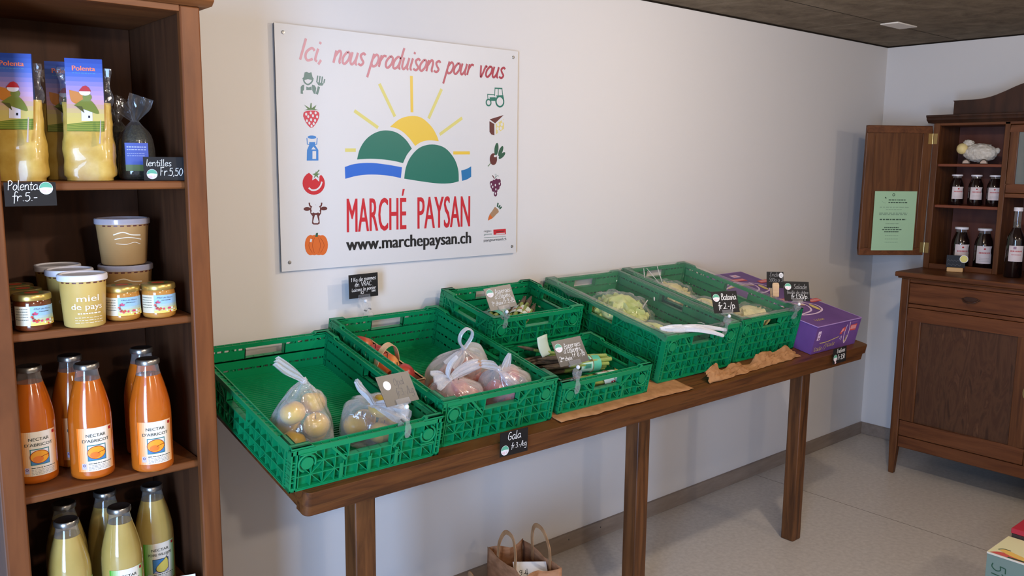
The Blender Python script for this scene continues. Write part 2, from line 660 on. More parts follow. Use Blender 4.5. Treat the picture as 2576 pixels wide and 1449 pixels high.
def cyl_map(r0, z0, ang, r1=None, h=1.0, eps=0.0003):
    """x = arc length round a (tapering) body whose print faces angle ang"""
    def fn(a, b, l):
        r = r0 + ((r1 - r0) * b / h if r1 is not None else 0)
        t = ang + a / r0
        rr = r + eps * (l + 1)
        return (rr * math.cos(t), rr * math.sin(t), z0 + b)
    fn.step = r0 * .09
    return fn


# ------------------------------------------------------------------ display-table frame (tilted towards the shopper)
TILT = math.radians(12.1621)
TY, TZ = -0.6171, 0.8241


def TF(x, u, v):
    return V((x, TY + u * math.cos(TILT) - v * math.sin(TILT), TZ + u * math.sin(TILT) + v * math.cos(TILT)))


TR = (TILT, 0, 0)

# ------------------------------------------------------------------ materials
WHITE = mat('wall_paint', (214, 209, 204), 0.9, 0.2, bump=(90, 0.12, 0.001))
BLACKBOARD = mat('slate_black', (24, 23, 24), 0.55, 0.35)
CHALK = mat('chalk_white', (232, 230, 226), 0.8, 0.2)
STK_G = mat('sticker_green', (92, 168, 138), 0.5)
STK_W = mat('sticker_white', (228, 226, 224), 0.5)
STK_P = mat('sticker_pink', (226, 196, 200), 0.5)
INK = mat('ink_black', (22, 22, 24), 0.6)
PAPERW = mat('paper_white', (226, 224, 222), 0.7)
CLEAR = film('clear_acrylic', base=0.03, edge=0.28, rough=0.08, bscale=25, bstr=0.1)
GREEN = mat('crate_green', (10, 132, 80), 0.36, 0.45)
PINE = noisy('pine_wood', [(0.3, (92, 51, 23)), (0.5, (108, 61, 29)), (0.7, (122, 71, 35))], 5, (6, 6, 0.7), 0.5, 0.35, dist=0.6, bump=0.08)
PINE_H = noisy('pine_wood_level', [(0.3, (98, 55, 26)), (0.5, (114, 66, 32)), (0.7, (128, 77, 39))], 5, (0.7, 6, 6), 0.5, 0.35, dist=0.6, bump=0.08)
PINE_SHADE = noisy('pine_wood_shaded', [(0.3, (62, 36, 20)), (0.6, (80, 48, 27))], 5, (6, 6, 0.6), 0.6, 0.3, dist=0.6)  # pine darkened so the bookcase's inner shade is in the colour
OAK = noisy('stained_wood', [(0.28, (54, 29, 11)), (0.45, (88, 49, 20)), (0.62, (104, 62, 27)), (0.75, (70, 39, 15))], 6, (0.55, 7, 7), 0.42, 0.4, dist=1.1, bump=0.12)
OAK_V = noisy('stained_wood_upright', [(0.3, (60, 34, 16)), (0.5, (96, 58, 28)), (0.7, (112, 70, 36))], 6, (7, 7, 0.5), 0.45, 0.4, dist=0.9, bump=0.12)
WALN = noisy('walnut', [(0.3, (70, 37, 16)), (0.5, (92, 53, 25)), (0.7, (108, 66, 34))], 5, (7, 7, 0.6), 0.4, 0.4, dist=1.0)
WALN_H = noisy('walnut_level', [(0.3, (76, 40, 19)), (0.5, (98, 55, 28)), (0.7, (112, 66, 36))], 5, (7, 0.6, 7), 0.4, 0.4, dist=1.0)
WALN_P = noisy('walnut_burr', [(0.3, (60, 36, 22)), (0.48, (84, 54, 34)), (0.6, (70, 42, 26)), (0.75, (104, 70, 46))], 3.2, (5, 5, 1.1), 0.4, 0.4, dist=2.2)
WALN_D = noisy('walnut_dark', [(0.3, (44, 26, 17)), (0.6, (64, 38, 24))], 4, (5, 5, 0.8), 0.5, 0.35, dist=0.8)
BRASS = mat('brass', (176, 150, 96), 0.35, 0.5, 0.9)
STEEL = mat('steel', (170, 170, 170), 0.3, 0.5, 1.0)
FILM = film('plastic_bag', base=0.11, edge=0.62, rough=0.22, bscale=38, bstr=0.6)
FILM_P = film('plastic_bag_pale', (240, 226, 222), base=0.20, edge=0.7, rough=0.24, bscale=38, bstr=0.6)
FILM_M = film('plastic_bag_milky', base=0.30, edge=0.85, rough=0.3, bscale=38, bstr=0.7)
LFILM = film('dim_film', (150, 148, 146), .03, .30, .15, 40, .5)
LINER = film('plastic_liner', base=0.02, edge=0.15, rough=0.22, bscale=18, bstr=0.4, ior=1.22)
KRAFT = noisy('kraft_paper', [(0.35, (152, 108, 70)), (0.65, (176, 130, 88))], 30, (1, 1, 1), 0.85, 0.2)
KRAFT_D = noisy('kraft_bag_paper', [(0.35, (150, 104, 72)), (0.65, (178, 128, 92))], 24, (1, 1, 3), 0.85, 0.2)

# ================================================================== THE ROOM
XR, XL, YF, ZC = 4.7045, -1.7, -4.0, 2.199
FLOORM = noisy('floor_screed', [(0.3, (186, 178, 168)), (0.55, (198, 190, 180)), (0.75, (206, 199, 189))], 55, (1, 1, 1), 0.42, 0.4, detail=8)
JOINT = mat('floor_joint', (128, 116, 104), 0.8)
CEILM = noisy('ceiling_board', [(0.25, (92, 80, 66)), (0.5, (124, 110, 92)), (0.75, (146, 132, 112))], 9, (1, 1, 1), 0.95, 0.1, detail=9, dist=0.4, bump=0.35, bdist=0.004, nrough=0.7)
SEAM_AND_SHADOW = mat('seam_and_shadow_dark', (34, 28, 22), 0.9, 0.1)  # board seams, and the painted shadow line along the wall tops
SKIRT = noisy('skirting_tile', [(0.3, (128, 112, 98)), (0.7, (146, 130, 116))], 14, (0.6, 3, 3), 0.55, 0.35)

m = MB()
m.box(XL - .15, XR + .15, YF - .15, .15, -.12, 0, FLOORM)
m.box(3.6245, 3.6275, YF, 0, -.001, .0004, JOINT)
struct(m.build('floor'))
m = MB()
m.box(XL - .15, XR + .15, YF - .15, .15, ZC, ZC + .15, CEILM)
for yy in (-.368, -1.6, -2.85):
    m.box(XL, XR, yy - .0016, yy + .0016, ZC - .0006, ZC + .002, SEAM_AND_SHADOW)
for xx in (3.84, 1.34, -1.1):
    m.box(xx - .0008, xx + .0008, -.368, 0, ZC - .0005, ZC + .002, mat('seam_pale', (140, 128, 108), 0.9, 0.1))
struct(m.build('ceiling'))
m = MB(); m.box(XL, XR, 0, .15, 0, ZC, WHITE); struct(m.build('wall_back'))
m = MB(); m.box(XR, XR + .15, YF, .15, 0, ZC, WHITE); struct(m.build('wall_right'))
m = MB(); m.box(XL - .15, XR + .15, YF - .15, YF, 0, ZC, WHITE); struct(m.build('wall_front'))
m = MB()
m.box(XL - .15, XL, YF, -3.35, 0, ZC, WHITE)
m.box(XL - .15, XL, -2.15, .15, 0, ZC, WHITE)
m.box(XL - .15, XL, -3.35, -2.15, 2.06, ZC, WHITE)
struct(m.build('wall_left'))
m = MB()
m.box(XL, XR - .012, -.012, 0, 0, .068, SKIRT)
for x in (2.305, 2.49):
    m.box(x, x + .004, -.0125, -.0119, .04, .046, INK)
struct(m.build('baseboard_back', bevel=.002))
m = MB(); m.box(XR - .012, XR, YF, 0, 0, .068, SKIRT); struct(m.build('baseboard_right', bevel=.002))
m = MB()
m.box(XL, XR, -.003, 0, ZC - .007, ZC, SEAM_AND_SHADOW)  # dark strips stand in for the shadow line where walls meet ceiling
m.box(XR - .003, XR, YF, -.003, ZC - .007, ZC, SEAM_AND_SHADOW)
struct(m.build('shadow_line_1'))
m = MB()
m.box(-.095, .095, -.042, .042, -.006, 0, mat('cover_white', (226, 218, 206), 0.6))
tag(m.build('cover_plate', loc=(4.012, -.389, ZC), bevel=.002), 'small white rectangular cover plate on the grey ceiling near the corner', 'cover plate')

# ================================================================== BOOKCASE
bc = thing('bookcase', 'tall pine bookcase against the white wall stocked with juice and honey', 'bookcase', (.511, -.42, 0))


def bpart(name, x0, x1, y0, y1, z0, z1, mt, bevel=.003):
    m = MB()
    m.box(x0, x1, y0, y1, z0, z1, mt)
    return m.build(name, bc, loc=(-.511, .42, 0), bevel=bevel)


bpart('side_panel', .290, .318, -.40, -.02, 0, 1.9, PINE_SHADE)
bpart('side_panel', .702, .732, -.40, -.02, 0, 1.9, PINE_SHADE)
bpart('front_stile', .287, .330, -.42, -.40, 0, 1.885, PINE, .004)
bpart('front_stile', .690, .735, -.42, -.40, 0, 1.885, PINE, .004)
bpart('back_panel', .318, .702, -.034, -.022, .02, 1.9, PINE_SHADE)
bpart('top_rail', .330, .690, -.42, -.40, 1.871, 1.885, PINE_H, .001)
bpart('top_board', .318, .702, -.40, -.034, 1.872, 1.89, PINE_H)
SHELF_Z = (1.507, 1.201, .855, .508, .12)
for z in SHELF_Z:
    bpart('shelf', .319, .701, -.398, -.035, z - .018, z, PINE_H, .004)
m = MB()
pr_ = [(-.02, 1.885), (-.034, 1.895), (-.034, 1.906), (-.022, 1.914), (-.03, 1.93), (-.03, 1.945), (.40, 1.945), (.40, 1.885)]
m.prism([(-.42 + a if a < .3 else -.02, b) for a, b in pr_], lambda a, b, t: (t, a, b), .27, .755, PINE_H)
m.build('cornice', bc, loc=(-.511, .42, 0), bevel=.002)

# ================================================================== DISPLAY TABLE
tb = thing('display_table', 'long stained wooden market table sloping towards the front under green crates', 'table', (2.1, -.62, 0))


def tloc(x, u, v):
    return TF(x, u, v) - V((2.1, -.62, 0))


m = MB()
for k in range(4):
    m.box(0, 2.555, .002 + k * .152, .15 + k * .152, -.028, 0, OAK)
m.build('tabletop', tb, loc=tloc(.84, 0, 0), rot=TR, bevel=.003)


def rounded(x0, x1, u0, u1, r, n=6):
    """outline with rounded front corners"""
    p = [(x1, u1), (x0, u1)]
    for i in range(n + 1):
        a = PI + PI / 2 * i / n
        p.append((x0 + r + r * math.cos(a), u0 + r + r * math.sin(a)))
    for i in range(n + 1):
        a = 1.5 * PI + PI / 2 * i / n
        p.append((x1 - r + r * math.cos(a), u0 + r + r * math.sin(a)))
    return p


m = MB()
m.prism(rounded(0, 2.56, -.045, .002, .018), lambda a, b, t: (a, b, t), -.036, 0, OAK)
m.build('front_beam', tb, loc=tloc(.836, 0, 0), rot=TR, bevel=.005)
m = MB()
m.prism(rounded(.004, 2.548, -.041, .002, .016), lambda a, b, t: (a, b, t), -.064, -.0365, OAK)
m.build('under_beam', tb, loc=tloc(.836, 0, 0), rot=TR, bevel=.004)
m = MB()
m.box(0, .03, .002, .60, -.062, -.028, OAK)
m.build('side_beam', tb, loc=tloc(.842, 0, 0), rot=TR, bevel=.004)
m = MB()
m.box(0, .03, .002, .60, -.062, -.028, OAK)
m.build('side_beam', tb, loc=tloc(3.36, 0, 0), rot=TR, bevel=.004)
for x in (1.020, 2.082, 3.077):
    m = MB()
    m.hexa([(x, -.555, 0), (x + .059, -.555, 0), (x + .059, -.498, 0), (x, -.498, 0), (x, -.555, .79), (x + .059, -.555, .79), (x + .059, -.498, .80), (x, -.498, .80)], OAK_V)
    m.build('leg', tb, loc=(-2.1, .62, 0), bevel=.004)

# ================================================================== CRATES


def panel(L, h, kind, handle, T=.017):
    """one wall of a folding crate: s along, z up, t outward from the inner skin"""
    m = MB()
    G = GREEN

    def B(s0, s1, t0, t1, z0, z1):
        m.box(s0, s1, t0, t1, z0, z1, G)
    rows = max(3, round(h / .031))
    dz = (h - .016) / rows
    hz1 = h - .014
    hz0 = hz1 - (.030 if h > .1 else .026)
    hs0, hs1 = (L / 2 - .058, L / 2 + .058) if handle else (L, L)
    # inner skin with rows of slots
    zs = [.004 + dz * k for k in range(rows + 1)]
    zs[-1] = h - .012

    def band(z0, z1, slots):
        def seg(a, b, z0, z1):
            if b - a > 1e-5:
                B(a, b, 0, .0022, z0, z1)
        # split by handle
        for (a, b) in ([(0.004, hs0), (hs1, L - .004)] if (handle and z1 > hz0 + 1e-4) else [(0.004, L - .004)]):
            if not slots:
                seg(a, b, z0, z1)
            else:
                x = a
                i = 0
                while x < b - 1e-6:
                    x2 = min(b, x + .0055)
                    seg(x, x2, z0, z1)
                    x = x2 + (.0145 if i % 6 else .030)
                    i += 1
    for k in range(rows):
        z0, z1 = zs[k], zs[k + 1]
        if handle and z0 < hz0 < z1:
            band(z0, hz0, False)
            band(hz0, z1 - .006, False)
            band(z1 - .006, z1, True)
        else:
            band(z0, z1 - .006, False)
            band(z1 - .006, z1, k < rows)
    # outer ribs
    for k, z in enumerate(zs[:-1]):
        for a, b in ([(0, hs0), (hs1, L)] if (handle and hz0 - .002 < z < hz1) else [(0, L)]):
            B(a, b, .0022, T - .002, z - .0014, z + .0014)
    n = max(6, round(L / .034))
    st = (L - .044) / n
    for i in range(n + 1):
        s = .022 + i * st
        top = h - .012
        if handle and hs0 - .004 < s < hs1 + .004:
            top = hz0
        B(s - .0011, s + .0011, .0022, T - .003, .004, top)
    for k in range(rows):
        for i in range(n):
            s0 = .022 + i * st
            s1 = s0 + st
            z0, z1 = zs[k], zs[k + 1]
            if handle and s1 > hs0 and s0 < hs1 and z1 > hz0:
                continue
            if (i + k) % 2 == 0:
                m.bar((s0, .0078, z0), (s1, .0078, z1), .0019, .0115, (0, 1, 0), G)
            elif (i + 2 * k) % 3 == 0:
                m.bar((s0, .0078, z1), (s1, .0078, z0), .0019, .0115, (0, 1, 0), G)
    # handle lip
    if handle:
        B(hs0 - .003, hs0, .0, T, hz0, hz1)
        B(hs1, hs1 + .003, .0, T, hz0, hz1)
        B(hs0 - .003, hs1 + .003, .0, T, hz0 - .003, hz0)
        m.bar((hs0 - .045, T - .004, h - .014), (hs0 - .006, T - .004, hz0 - .010), .006, .005, (0, 1, 0), G)
        m.bar((hs1 + .045, T - .004, h - .014), (hs1 + .006, T - .004, hz0 - .010), .006, .005, (0, 1, 0), G)
    # corner ladders
    for a, sg in ((0, 1), (L, -1)):
        for q in (0, .012):
            x0, x1 = sorted((a + sg * q, a + sg * (q + .0035)))
            B(x0, x1, 0, T, 0, h - .004)
        z = .006
        while z < h - .02:
            x0, x1 = sorted((a, a + sg * .015))
            B(x0, x1, 0, T - .001, z, z + .003)
            z += .0165
    # rim: two rails joined by a web, with raised corners
    B(0, L, 0, .0035, h - .012, h)
    B(0, L, T - .0035, T, h - .014, h - .001)
    B(0, L, .0035, T - .0035, h - .007, h - .004)
    q = .0
    while q < L:
        B(q, q + .002, .0035, T - .0035, h - .005, h - .0015)
        q += .022
    for a, sg in ((0, 1), (L, -1)):
        p = [(a, h - .002), (a + sg * .058, h - .002), (a + sg * .046, h + .0065), (a, h + .0065)]
        m.prism(p, lambda s, z, t: (s, t, z), T - .006, T, G)
        m.prism(p, lambda s, z, t: (s, t, z), 0, .003, G)
        m.prism([(a, h + .0035), (a + sg * .05, h + .0035), (a + sg * .046, h + .0065), (a, h + .0065)], lambda s, z, t: (s, t, z), 0, T, G)
    # three springy tongues near the foot
    if kind == 'end':
        for q in (-.075, 0, .075):
            B(L / 2 + q - .004, L / 2 + q + .004, T - .003, T - .0005, .004, .045)
            B(L / 2 + q - .0065, L / 2 + q - .0043, T - .004, T - .0017, .006, .050)
    # foot bead
    B(.0, L, .0022, T, 0, .0035)
    return m


def latch():
    m = MB()
    pts = [(.021 * math.cos(a), 0, .021 * math.sin(a)) for a in [PI * .62 + i * PI * 1.5 / 14 for i in range(15)]]
    m.tube(pts, .0028, GREEN, 6)
    m.prism([(.015 * math.cos(2 * PI * i / 16), .015 * math.sin(2 * PI * i / 16)) for i in range(16)], lambda a, b, t: (a, t, b), -.002, .002, GREEN)
    m.box(-.019, .02, -.002, .003, -.027, -.023, GREEN)
    return m


_pc = {}


def crate(wd, dp, h, label, loc, end_handle=True, side_handle=True):
    key = (wd, dp, h)
    if key in _pc:
        c = copy_tree(_pc[key])
        return place(c, loc, TR, label)
    c = thing('produce_crate', label, 'crate', loc, TR, 'green folding produce crates on the table')
    # base
    m = MB()
    m.box(.012, wd - .012, .012, dp - .012, .003, .0055, GREEN)
    q = .018
    while q < dp - .018:
        m.box(.012, wd - .012, q, q + .0035, .0055, .0085, GREEN)
        q += .0105
    for x in (.02, wd / 2, wd - .026):
        m.box(x, x + .006, .012, dp - .012, 0, .003, GREEN)
    m.box(0, .02, 0, .02, 0, .006, GREEN); m.box(wd - .02, wd, 0, .02, 0, .006, GREEN)
    m.box(0, .02, dp - .02, dp, 0, .006, GREEN); m.box(wd - .02, wd, dp - .02, dp, 0, .006, GREEN)
    m.build('base', c)
    T = .017
    e = panel(wd, h, 'end', end_handle)
    s = panel(dp - 2 * T, h, 'side', side_handle)
    p1 = e.build('end_panel', c, loc=(wd, T, 0), rot=(0, 0, PI))
    p2 = p1.copy(); COL.objects.link(p2); p2.parent = c; p2.location = (0, dp - T, 0); p2.rotation_euler = (0, 0, 0)
    p3 = s.build('side_panel', c, loc=(T, T, 0), rot=(0, 0, PI / 2))
    p4 = p3.copy(); COL.objects.link(p4); p4.parent = c; p4.location = (wd - T, dp - T, 0); p4.rotation_euler = (0, 0, -PI / 2)
    lm = None
    for pp in (p1, p2):
        for sx, rz in ((.040, 0), (wd - .040, PI)):
            if lm is None:
                lo = lm = latch().build('latch', pp)
            else:
                lo = lm.copy(); COL.objects.link(lo); lo.parent = pp
            lo.location = (sx, T - .001, h - .040)
            lo.rotation_euler = (0, 0 if rz == 0 else PI, 0)
    _pc[key] = c
    return c


C1, C2, C4, C3, C7, C5, C6 = (.803, -.026, .0012), (1.226, .0, .0012), (1.661, .0125, .0036), (1.648, .335, .0845), (1.648, .335, .0036), (2.146, .045, .0030), (2.584, .060, .0012)
H1, H2, H4, H5 = .107, .1285, .094, .164
crate(.408, .60, H1, 'low green crate at the left table end holding bagged yellow apples', TF(*C1))
crate(.400, .60, H2, 'green crate of bagged red apples with the small wooden basket', TF(*C2))
crate(.395, .285, H4, 'short green crate in front holding asparagus bundles with teal bands', TF(*C4))
crate(.395, .285, H4, 'short green crate stacked at the back with first choice asparagus', TF(*C3))
crate(.395, .285, .0735, 'short green crate underneath the stacked asparagus crate', TF(*C7))
crate(.400, .60, H5, 'tall green crate of lettuce lined with clear film behind the Batavia card', TF(*C5))
crate(.400, .60, H5, 'tall green crate of lettuce next to the purple carton', TF(*C6))

# ================================================================== THE MARKET SIGN
SX0, SX1, SZ0, SZ1 = 1.0996, 2.0074, 1.2296, 1.9372
_px = [(683, 55), (1301, 133), (1291, 635), (708, 683)]
_w = [(SX0, SZ1), (SX1, SZ1), (SX1, SZ0), (SX0, SZ0)]
_A, _b = [], []
for (u_, v_), (x_, z_) in zip(_px, _w):
    _A.append([u_, v_, 1, 0, 0, 0, -u_ * x_, -v_ * x_]); _b.append(x_)
    _A.append([0, 0, 0, u_, v_, 1, -u_ * z_, -v_ * z_]); _b.append(z_)
_H = np.append(np.linalg.solve(np.array(_A, float), np.array(_b, float)), 1).reshape(3, 3)


def Q(u, v):
    """measured drawing of the sign face -> metres on the board"""
    q = _H @ np.array([u, v, 1.0])
    return (float(q[0] / q[2]), float(q[1] / q[2]))


def tr(ox, oy, k):
    return lambda pts: [Q(ox + x / k, oy + y / k) for x, y in pts]


sg = Art()
GRAY_E = mat('sign_edge', (86, 84, 82), 0.6)
SIGNW = mat('sign_white', (208, 205, 202), 0.42, 0.5)
S_RED = mat('print_red', (190, 32, 44), 0.42)
S_GRN = mat('print_green', (10, 104, 86), 0.42)
S_YEL = mat('print_yellow', (222, 184, 62), 0.42)
S_YEL2 = mat('print_pale_yellow', (208, 196, 110), 0.42)
S_BLU = mat('print_blue', (30, 96, 186), 0.42)
S_BRN = mat('print_brown', (92, 40, 38), 0.42)
S_DGR = mat('print_dark_green', (40, 84, 62), 0.42)
S_GRY = mat('print_grey_green', (106, 128, 118), 0.42)
S_STR = mat('print_strawberry', (196, 62, 76), 0.42)
S_ORG = mat('print_orange', (206, 98, 36), 0.42)
S_PUR = mat('print_purple', (92, 34, 66), 0.42)
S_CHE = mat('print_cheese', (214, 196, 120), 0.42)
S_TAN = mat('print_tan', (160, 124, 92), 0.42)
S_MLK = mat('print_milk_blue', (58, 122, 184), 0.42)
S_LEAF = mat('print_leaf', (92, 118, 74), 0.42)

# sun, hills, water
G = tr(850, 180, 4.829)
mm_ = .01 / 10
sg.poly(smooth(G([(620, 685), (740, 590), (870, 555), (1000, 575), (1120, 680), (1185, 790), (1210, 862)]), 5)[:-1] + smooth(G([(1210, 862), (1100, 850), (1000, 870), (925, 918)]), 5)[:-1] + smooth(G([(925, 918), (860, 830), (780, 750), (700, 705), (620, 685)]), 5)[:-1], S_YEL)
sg.poly(smooth(G([(220, 1080), (255, 950), (330, 835), (440, 757), (565, 728), (700, 755), (810, 840), (885, 950)]), 5)[:-1] + smooth(G([(885, 950), (825, 1025), (778, 1125)]), 4)[:-1] + smooth(G([(778, 1125), (650, 1095), (480, 1075), (340, 1072), (220, 1080)]), 4)[:-1], S_GRN)
sg.poly(smooth(G([(792, 1312), (812, 1180), (870, 1050), (980, 938), (1130, 900), (1280, 940), (1390, 1060), (1443, 1200), (1450, 1345)]), 5)[:-1] + smooth(G([(1450, 1345), (1350, 1368), (1200, 1370), (1000, 1345), (792, 1312)]), 4)[:-1], S_GRN)
sg.poly(smooth(G([(72, 1170), (200, 1132), (400, 1122), (600, 1145), (765, 1175)]), 4) + smooth(G([(752, 1305), (600, 1275), (400, 1262), (230, 1275), (78, 1313)]), 4), S_BLU)
sg.poly(smooth(G([(1480, 1215), (1545, 1196), (1600, 1165)]), 3) + smooth(G([(1600, 1290), (1550, 1322), (1490, 1340)]), 3), mat('print_teal_blue', (20, 108, 158), .42))
for a, b, c in (((75, 967), (205, 967), S_YEL2), ((185, 487), (475, 695), S_YEL2), ((490, 160), (680, 560), S_YEL2), ((880, 65), (887, 510), S_YEL), ((1248, 228), (1088, 585), S_YEL2), ((1495, 580), (1222, 780), S_YEL2), ((1385, 1003), (1585, 1003), S_YEL)):
    sg.stroke(G([a, b]), .0105, c)
# headings


def quad_text(txt, tl, tr_, bl, br, m, bold):
    """set type in the box given by its four measured corners"""
    vs, fs = type_mesh(txt)
    x0 = min(v[0] for v in vs); x1 = max(v[0] for v in vs)
    tl, tr_, bl, br = Q(*tl), Q(*tr_), Q(*bl), Q(*br)
    out = []
    for a, b in vs:
        p, q = (a - x0) / (x1 - x0), b / .729
        bx, bz = bl[0] + (br[0] - bl[0]) * p, bl[1] + (br[1] - bl[1]) * p
        tx, tz = tl[0] + (tr_[0] - tl[0]) * p, tl[1] + (tr_[1] - tl[1]) * p
        out.append((bx + (tx - bx) * q, bz + (tz - bz) * q))
    for q in (-bold, 0, bold):
        sg.it.append(([(a + q * .11, b) for a, b in out], fs, m, 2))


quad_text('MARCHÉ', (870.5, 496), (1018.5, 494), (871.4, 585), (1018.5, 577), S_RED, .012)
quad_text('PAYSAN', (1047.6, 493), (1178, 490), (1047.6, 576), (1177, 570), S_RED, .012)
quad_text('www.marchepaysan.ch', (869.5, 597), (1179.5, 581), (870.5, 630), (1179, 611.4), INK, .018)
# script line
K_ = tr(720, 90, 4.519)


def pale(x):  # glare haze painted into the lettering colour, strongest at the left
    t = min(1, max(0, (x - SX0 - .07) / .72)) ** 1.15
    a, b = (206, 150, 152), (160, 44, 62)
    k = round(t * 8)
    t = k / 8
    return mat('print_script_glare_%d' % k, tuple(p + (q - p) * t for p, q in zip(a, b)), .42)


for txt, xa, xb in (('Ici,', 112, 405), ('nous', 510, 880), ('produisons', 935, 1755), ('pour', 1800, 2110), ('vous', 2170, 2470)):
    pa, pb = K_([(xa, 272 + .0975 * (xa - 110)), (xb, 272 + .0975 * (xb - 110))])
    sg.hand(txt, pa[0], pa[1], .036, None, wd=.0074, slant=.30, width=(pb[0] - pa[0]) * .96, drop=(pb[1] - pa[1]) / (pb[0] - pa[0]), mfun=pale)
# left column of little pictures
L_ = tr(730, 170, 3.017)
sg.poly(L_([(90, 75), (96, 40), (112, 35), (130, 45), (148, 38), (157, 75), (168, 92), (150, 98), (122, 92), (96, 98), (78, 90)]), S_GRY)  # farmer's greyed tone has the glare on the board put into it
sg.stroke(L_([(88, 94), (98, 118), (122, 133), (148, 118), (160, 94)]), .0045, S_GRY, sm=True)
sg.poly(L_([(67, 203), (67, 152), (78, 137), (94, 134), (92, 176), (83, 182), (86, 205)]), S_GRY)
sg.poly(L_([(110, 148), (128, 155), (150, 148), (152, 176), (110, 176)]), S_GRY)
sg.poly(L_([(153, 134), (174, 140), (186, 160), (180, 206), (168, 204), (156, 178)]), S_GRY)
for a, b in (((197, 65), (190, 118)), ((215, 68), (208, 122)), ((233, 73), (227, 122)), ((251, 92), (244, 122))):
    sg.stroke(L_([a, b]), .0042, S_GRY)
sg.poly(L_([(187, 115), (246, 125), (232, 143), (203, 140)]), S_GRY)
sg.stroke(L_([(207, 150), (191, 208)]), .0075, S_GRY)
sg.poly(smooth(L_([(87, 375), (92, 347), (115, 335), (150, 332), (188, 335), (209, 352), (208, 385), (190, 425), (152, 465), (112, 428), (87, 375)]), 4)[:-1], S_STR)
for x, y in ((110, 360), (145, 350), (182, 350), (126, 378), (162, 372), (194, 380), (116, 410), (148, 402), (178, 408), (135, 428), (168, 432), (152, 450)):
    px, pz = L_([(x, y)])[0]
    sg.ell(px, pz, .0035, .0045, SIGNW, 2, 8)
sg.poly(L_([(92, 330), (122, 320), (95, 288), (138, 314), (144, 275), (151, 275), (152, 314), (188, 290), (174, 320), (210, 330), (150, 326)]), S_LEAF, 2)
sg.poly(L_([(135, 572), (180, 572), (180, 595), (205, 632), (206, 712), (117, 712), (119, 632), (135, 595)]), S_MLK)
sg.poly(L_([(160, 640), (188, 640), (188, 700), (160, 700)]), SIGNW, 2)
sg.poly(L_([(152, 628), (166, 606), (186, 628)]), SIGNW, 2)
px, pz = L_([(156, 535)])[0]
sg.ell(px, pz, .014, .005, S_MLK)
sg.stroke(L_([(117, 540), (121, 590), (135, 590)]), .0025, S_MLK)
sg.stroke(L_([(196, 540), (192, 590), (180, 590)]), .0025, S_MLK)
px, pz = L_([(172, 884)])[0]
sg.ell(px, pz, .0365, .034, S_RED, 1, 28)
sg.stroke(L_([(133, 918), (160, 936), (196, 930), (222, 905), (233, 872)]), .005, SIGNW, 2, sm=True)
sg.poly(L_([(130, 800), (162, 828), (160, 862), (184, 846), (212, 872), (214, 830), (250, 800), (190, 780)]), SIGNW, 2)
sg.poly(L_([(188, 792), (194, 808), (220, 812), (200, 822), (208, 846), (188, 830), (170, 848), (178, 824), (158, 814), (182, 808)]), S_LEAF, 3)
sg.stroke(L_([(194, 806), (212, 783)]), .0035, S_LEAF, 3)
sg.poly(L_([(142, 1068), (186, 1046), (232, 1068), (228, 1112), (214, 1132), (219, 1186), (206, 1194), (172, 1194), (160, 1186), (164, 1132), (148, 1112)]), S_BRN)
px, pz = L_([(187, 1078)])[0]
sg.ell(px, pz, .0145, .012, SIGNW, 2)
sg.poly(L_([(182, 1122), (196, 1122), (210, 1172), (204, 1184), (174, 1184), (168, 1172)]), SIGNW, 2)
for q in ((160, 1101), (214, 1101)):
    px, pz = L_([q])[0]
    sg.ell(px, pz, .0032, .003, SIGNW, 2, 8)
sg.stroke(L_([(138, 1030), (143, 1052), (160, 1064)]), .0045, S_BRN, sm=True)
sg.stroke(L_([(233, 1030), (229, 1052), (212, 1064)]), .0045, S_BRN, sm=True)
for q in ((122, 1077), (250, 1074)):
    px, pz = L_([q])[0]
    sg.ell(px, pz, .0115, .0058, S_BRN, 1, 12)
for dx, rx in ((-44, .019), (44, .019), (-16, .022), (18, .022)):
    px, pz = L_([(195 + dx, 1348)])[0]
    sg.ell(px, pz, rx, .0305, S_ORG, 1, 20)
for dx in (-58, -30, 30, 58):
    sg.stroke(L_([(195 + dx * .5, 1292), (195 + dx, 1348), (195 + dx * .55, 1405)]), .0014, mat('print_dark_orange', (160, 66, 22), .42), 2, sm=True)
sg.stroke(L_([(150, 1325), (155, 1302)]), .006, SIGNW, 3)
sg.poly(L_([(184, 1286), (191, 1258), (206, 1256), (204, 1286)]), S_DGR, 3)
# right column
R_ = tr(1190, 210, 3.37)
sg.poly(R_([(130, 130), (180, 130), (188, 162), (134, 160)]), S_GRN)
sg.poly(R_([(182, 115), (245, 112), (252, 146), (236, 130), (200, 132)]), S_GRN)
sg.poly(R_([(173, 47), (238, 51), (238, 62), (173, 58)]), S_GRN)
for a, b in (((176, 58), (172, 120)), ((235, 60), (242, 120)), ((204, 58), (203, 120)), ((111, 104), (172, 108)), ((113, 104), (116, 150))):
    sg.stroke(R_([a, b]), .0028, S_GRN)
px, pz = R_([(216, 166)])[0]
sg.ring(px, pz, .0175, .006, S_GRN); sg.ell(px, pz, .0145, .0145, SIGNW, 2)
px, pz = R_([(121, 174)])[0]
sg.ring(px, pz, .0105, .005, S_GRN); sg.ell(px, pz, .0078, .0078, SIGNW, 2)
sg.poly(R_([(129, 316), (248, 280), (175, 350)]), S_BRN)
sg.poly(R_([(127, 332), (168, 356), (168, 452), (142, 444), (127, 422)]), S_BRN)
sg.poly(R_([(180, 358), (249, 312), (249, 396), (182, 442)]), S_CHE)
for x, y in ((200, 362), (230, 360), (196, 395), (222, 392), (205, 420), (240, 332)):
    px, pz = R_([(x, y)])[0]
    sg.ell(px, pz, .0055, .006, SIGNW, 2, 10)
px, pz = R_([(158, 652)])[0]
sg.ell(px, pz, .0165, .0205, S_BRN, 1)
sg.ell(*R_([(172, 626)])[0], .006, .004, SIGNW, 2, 10)
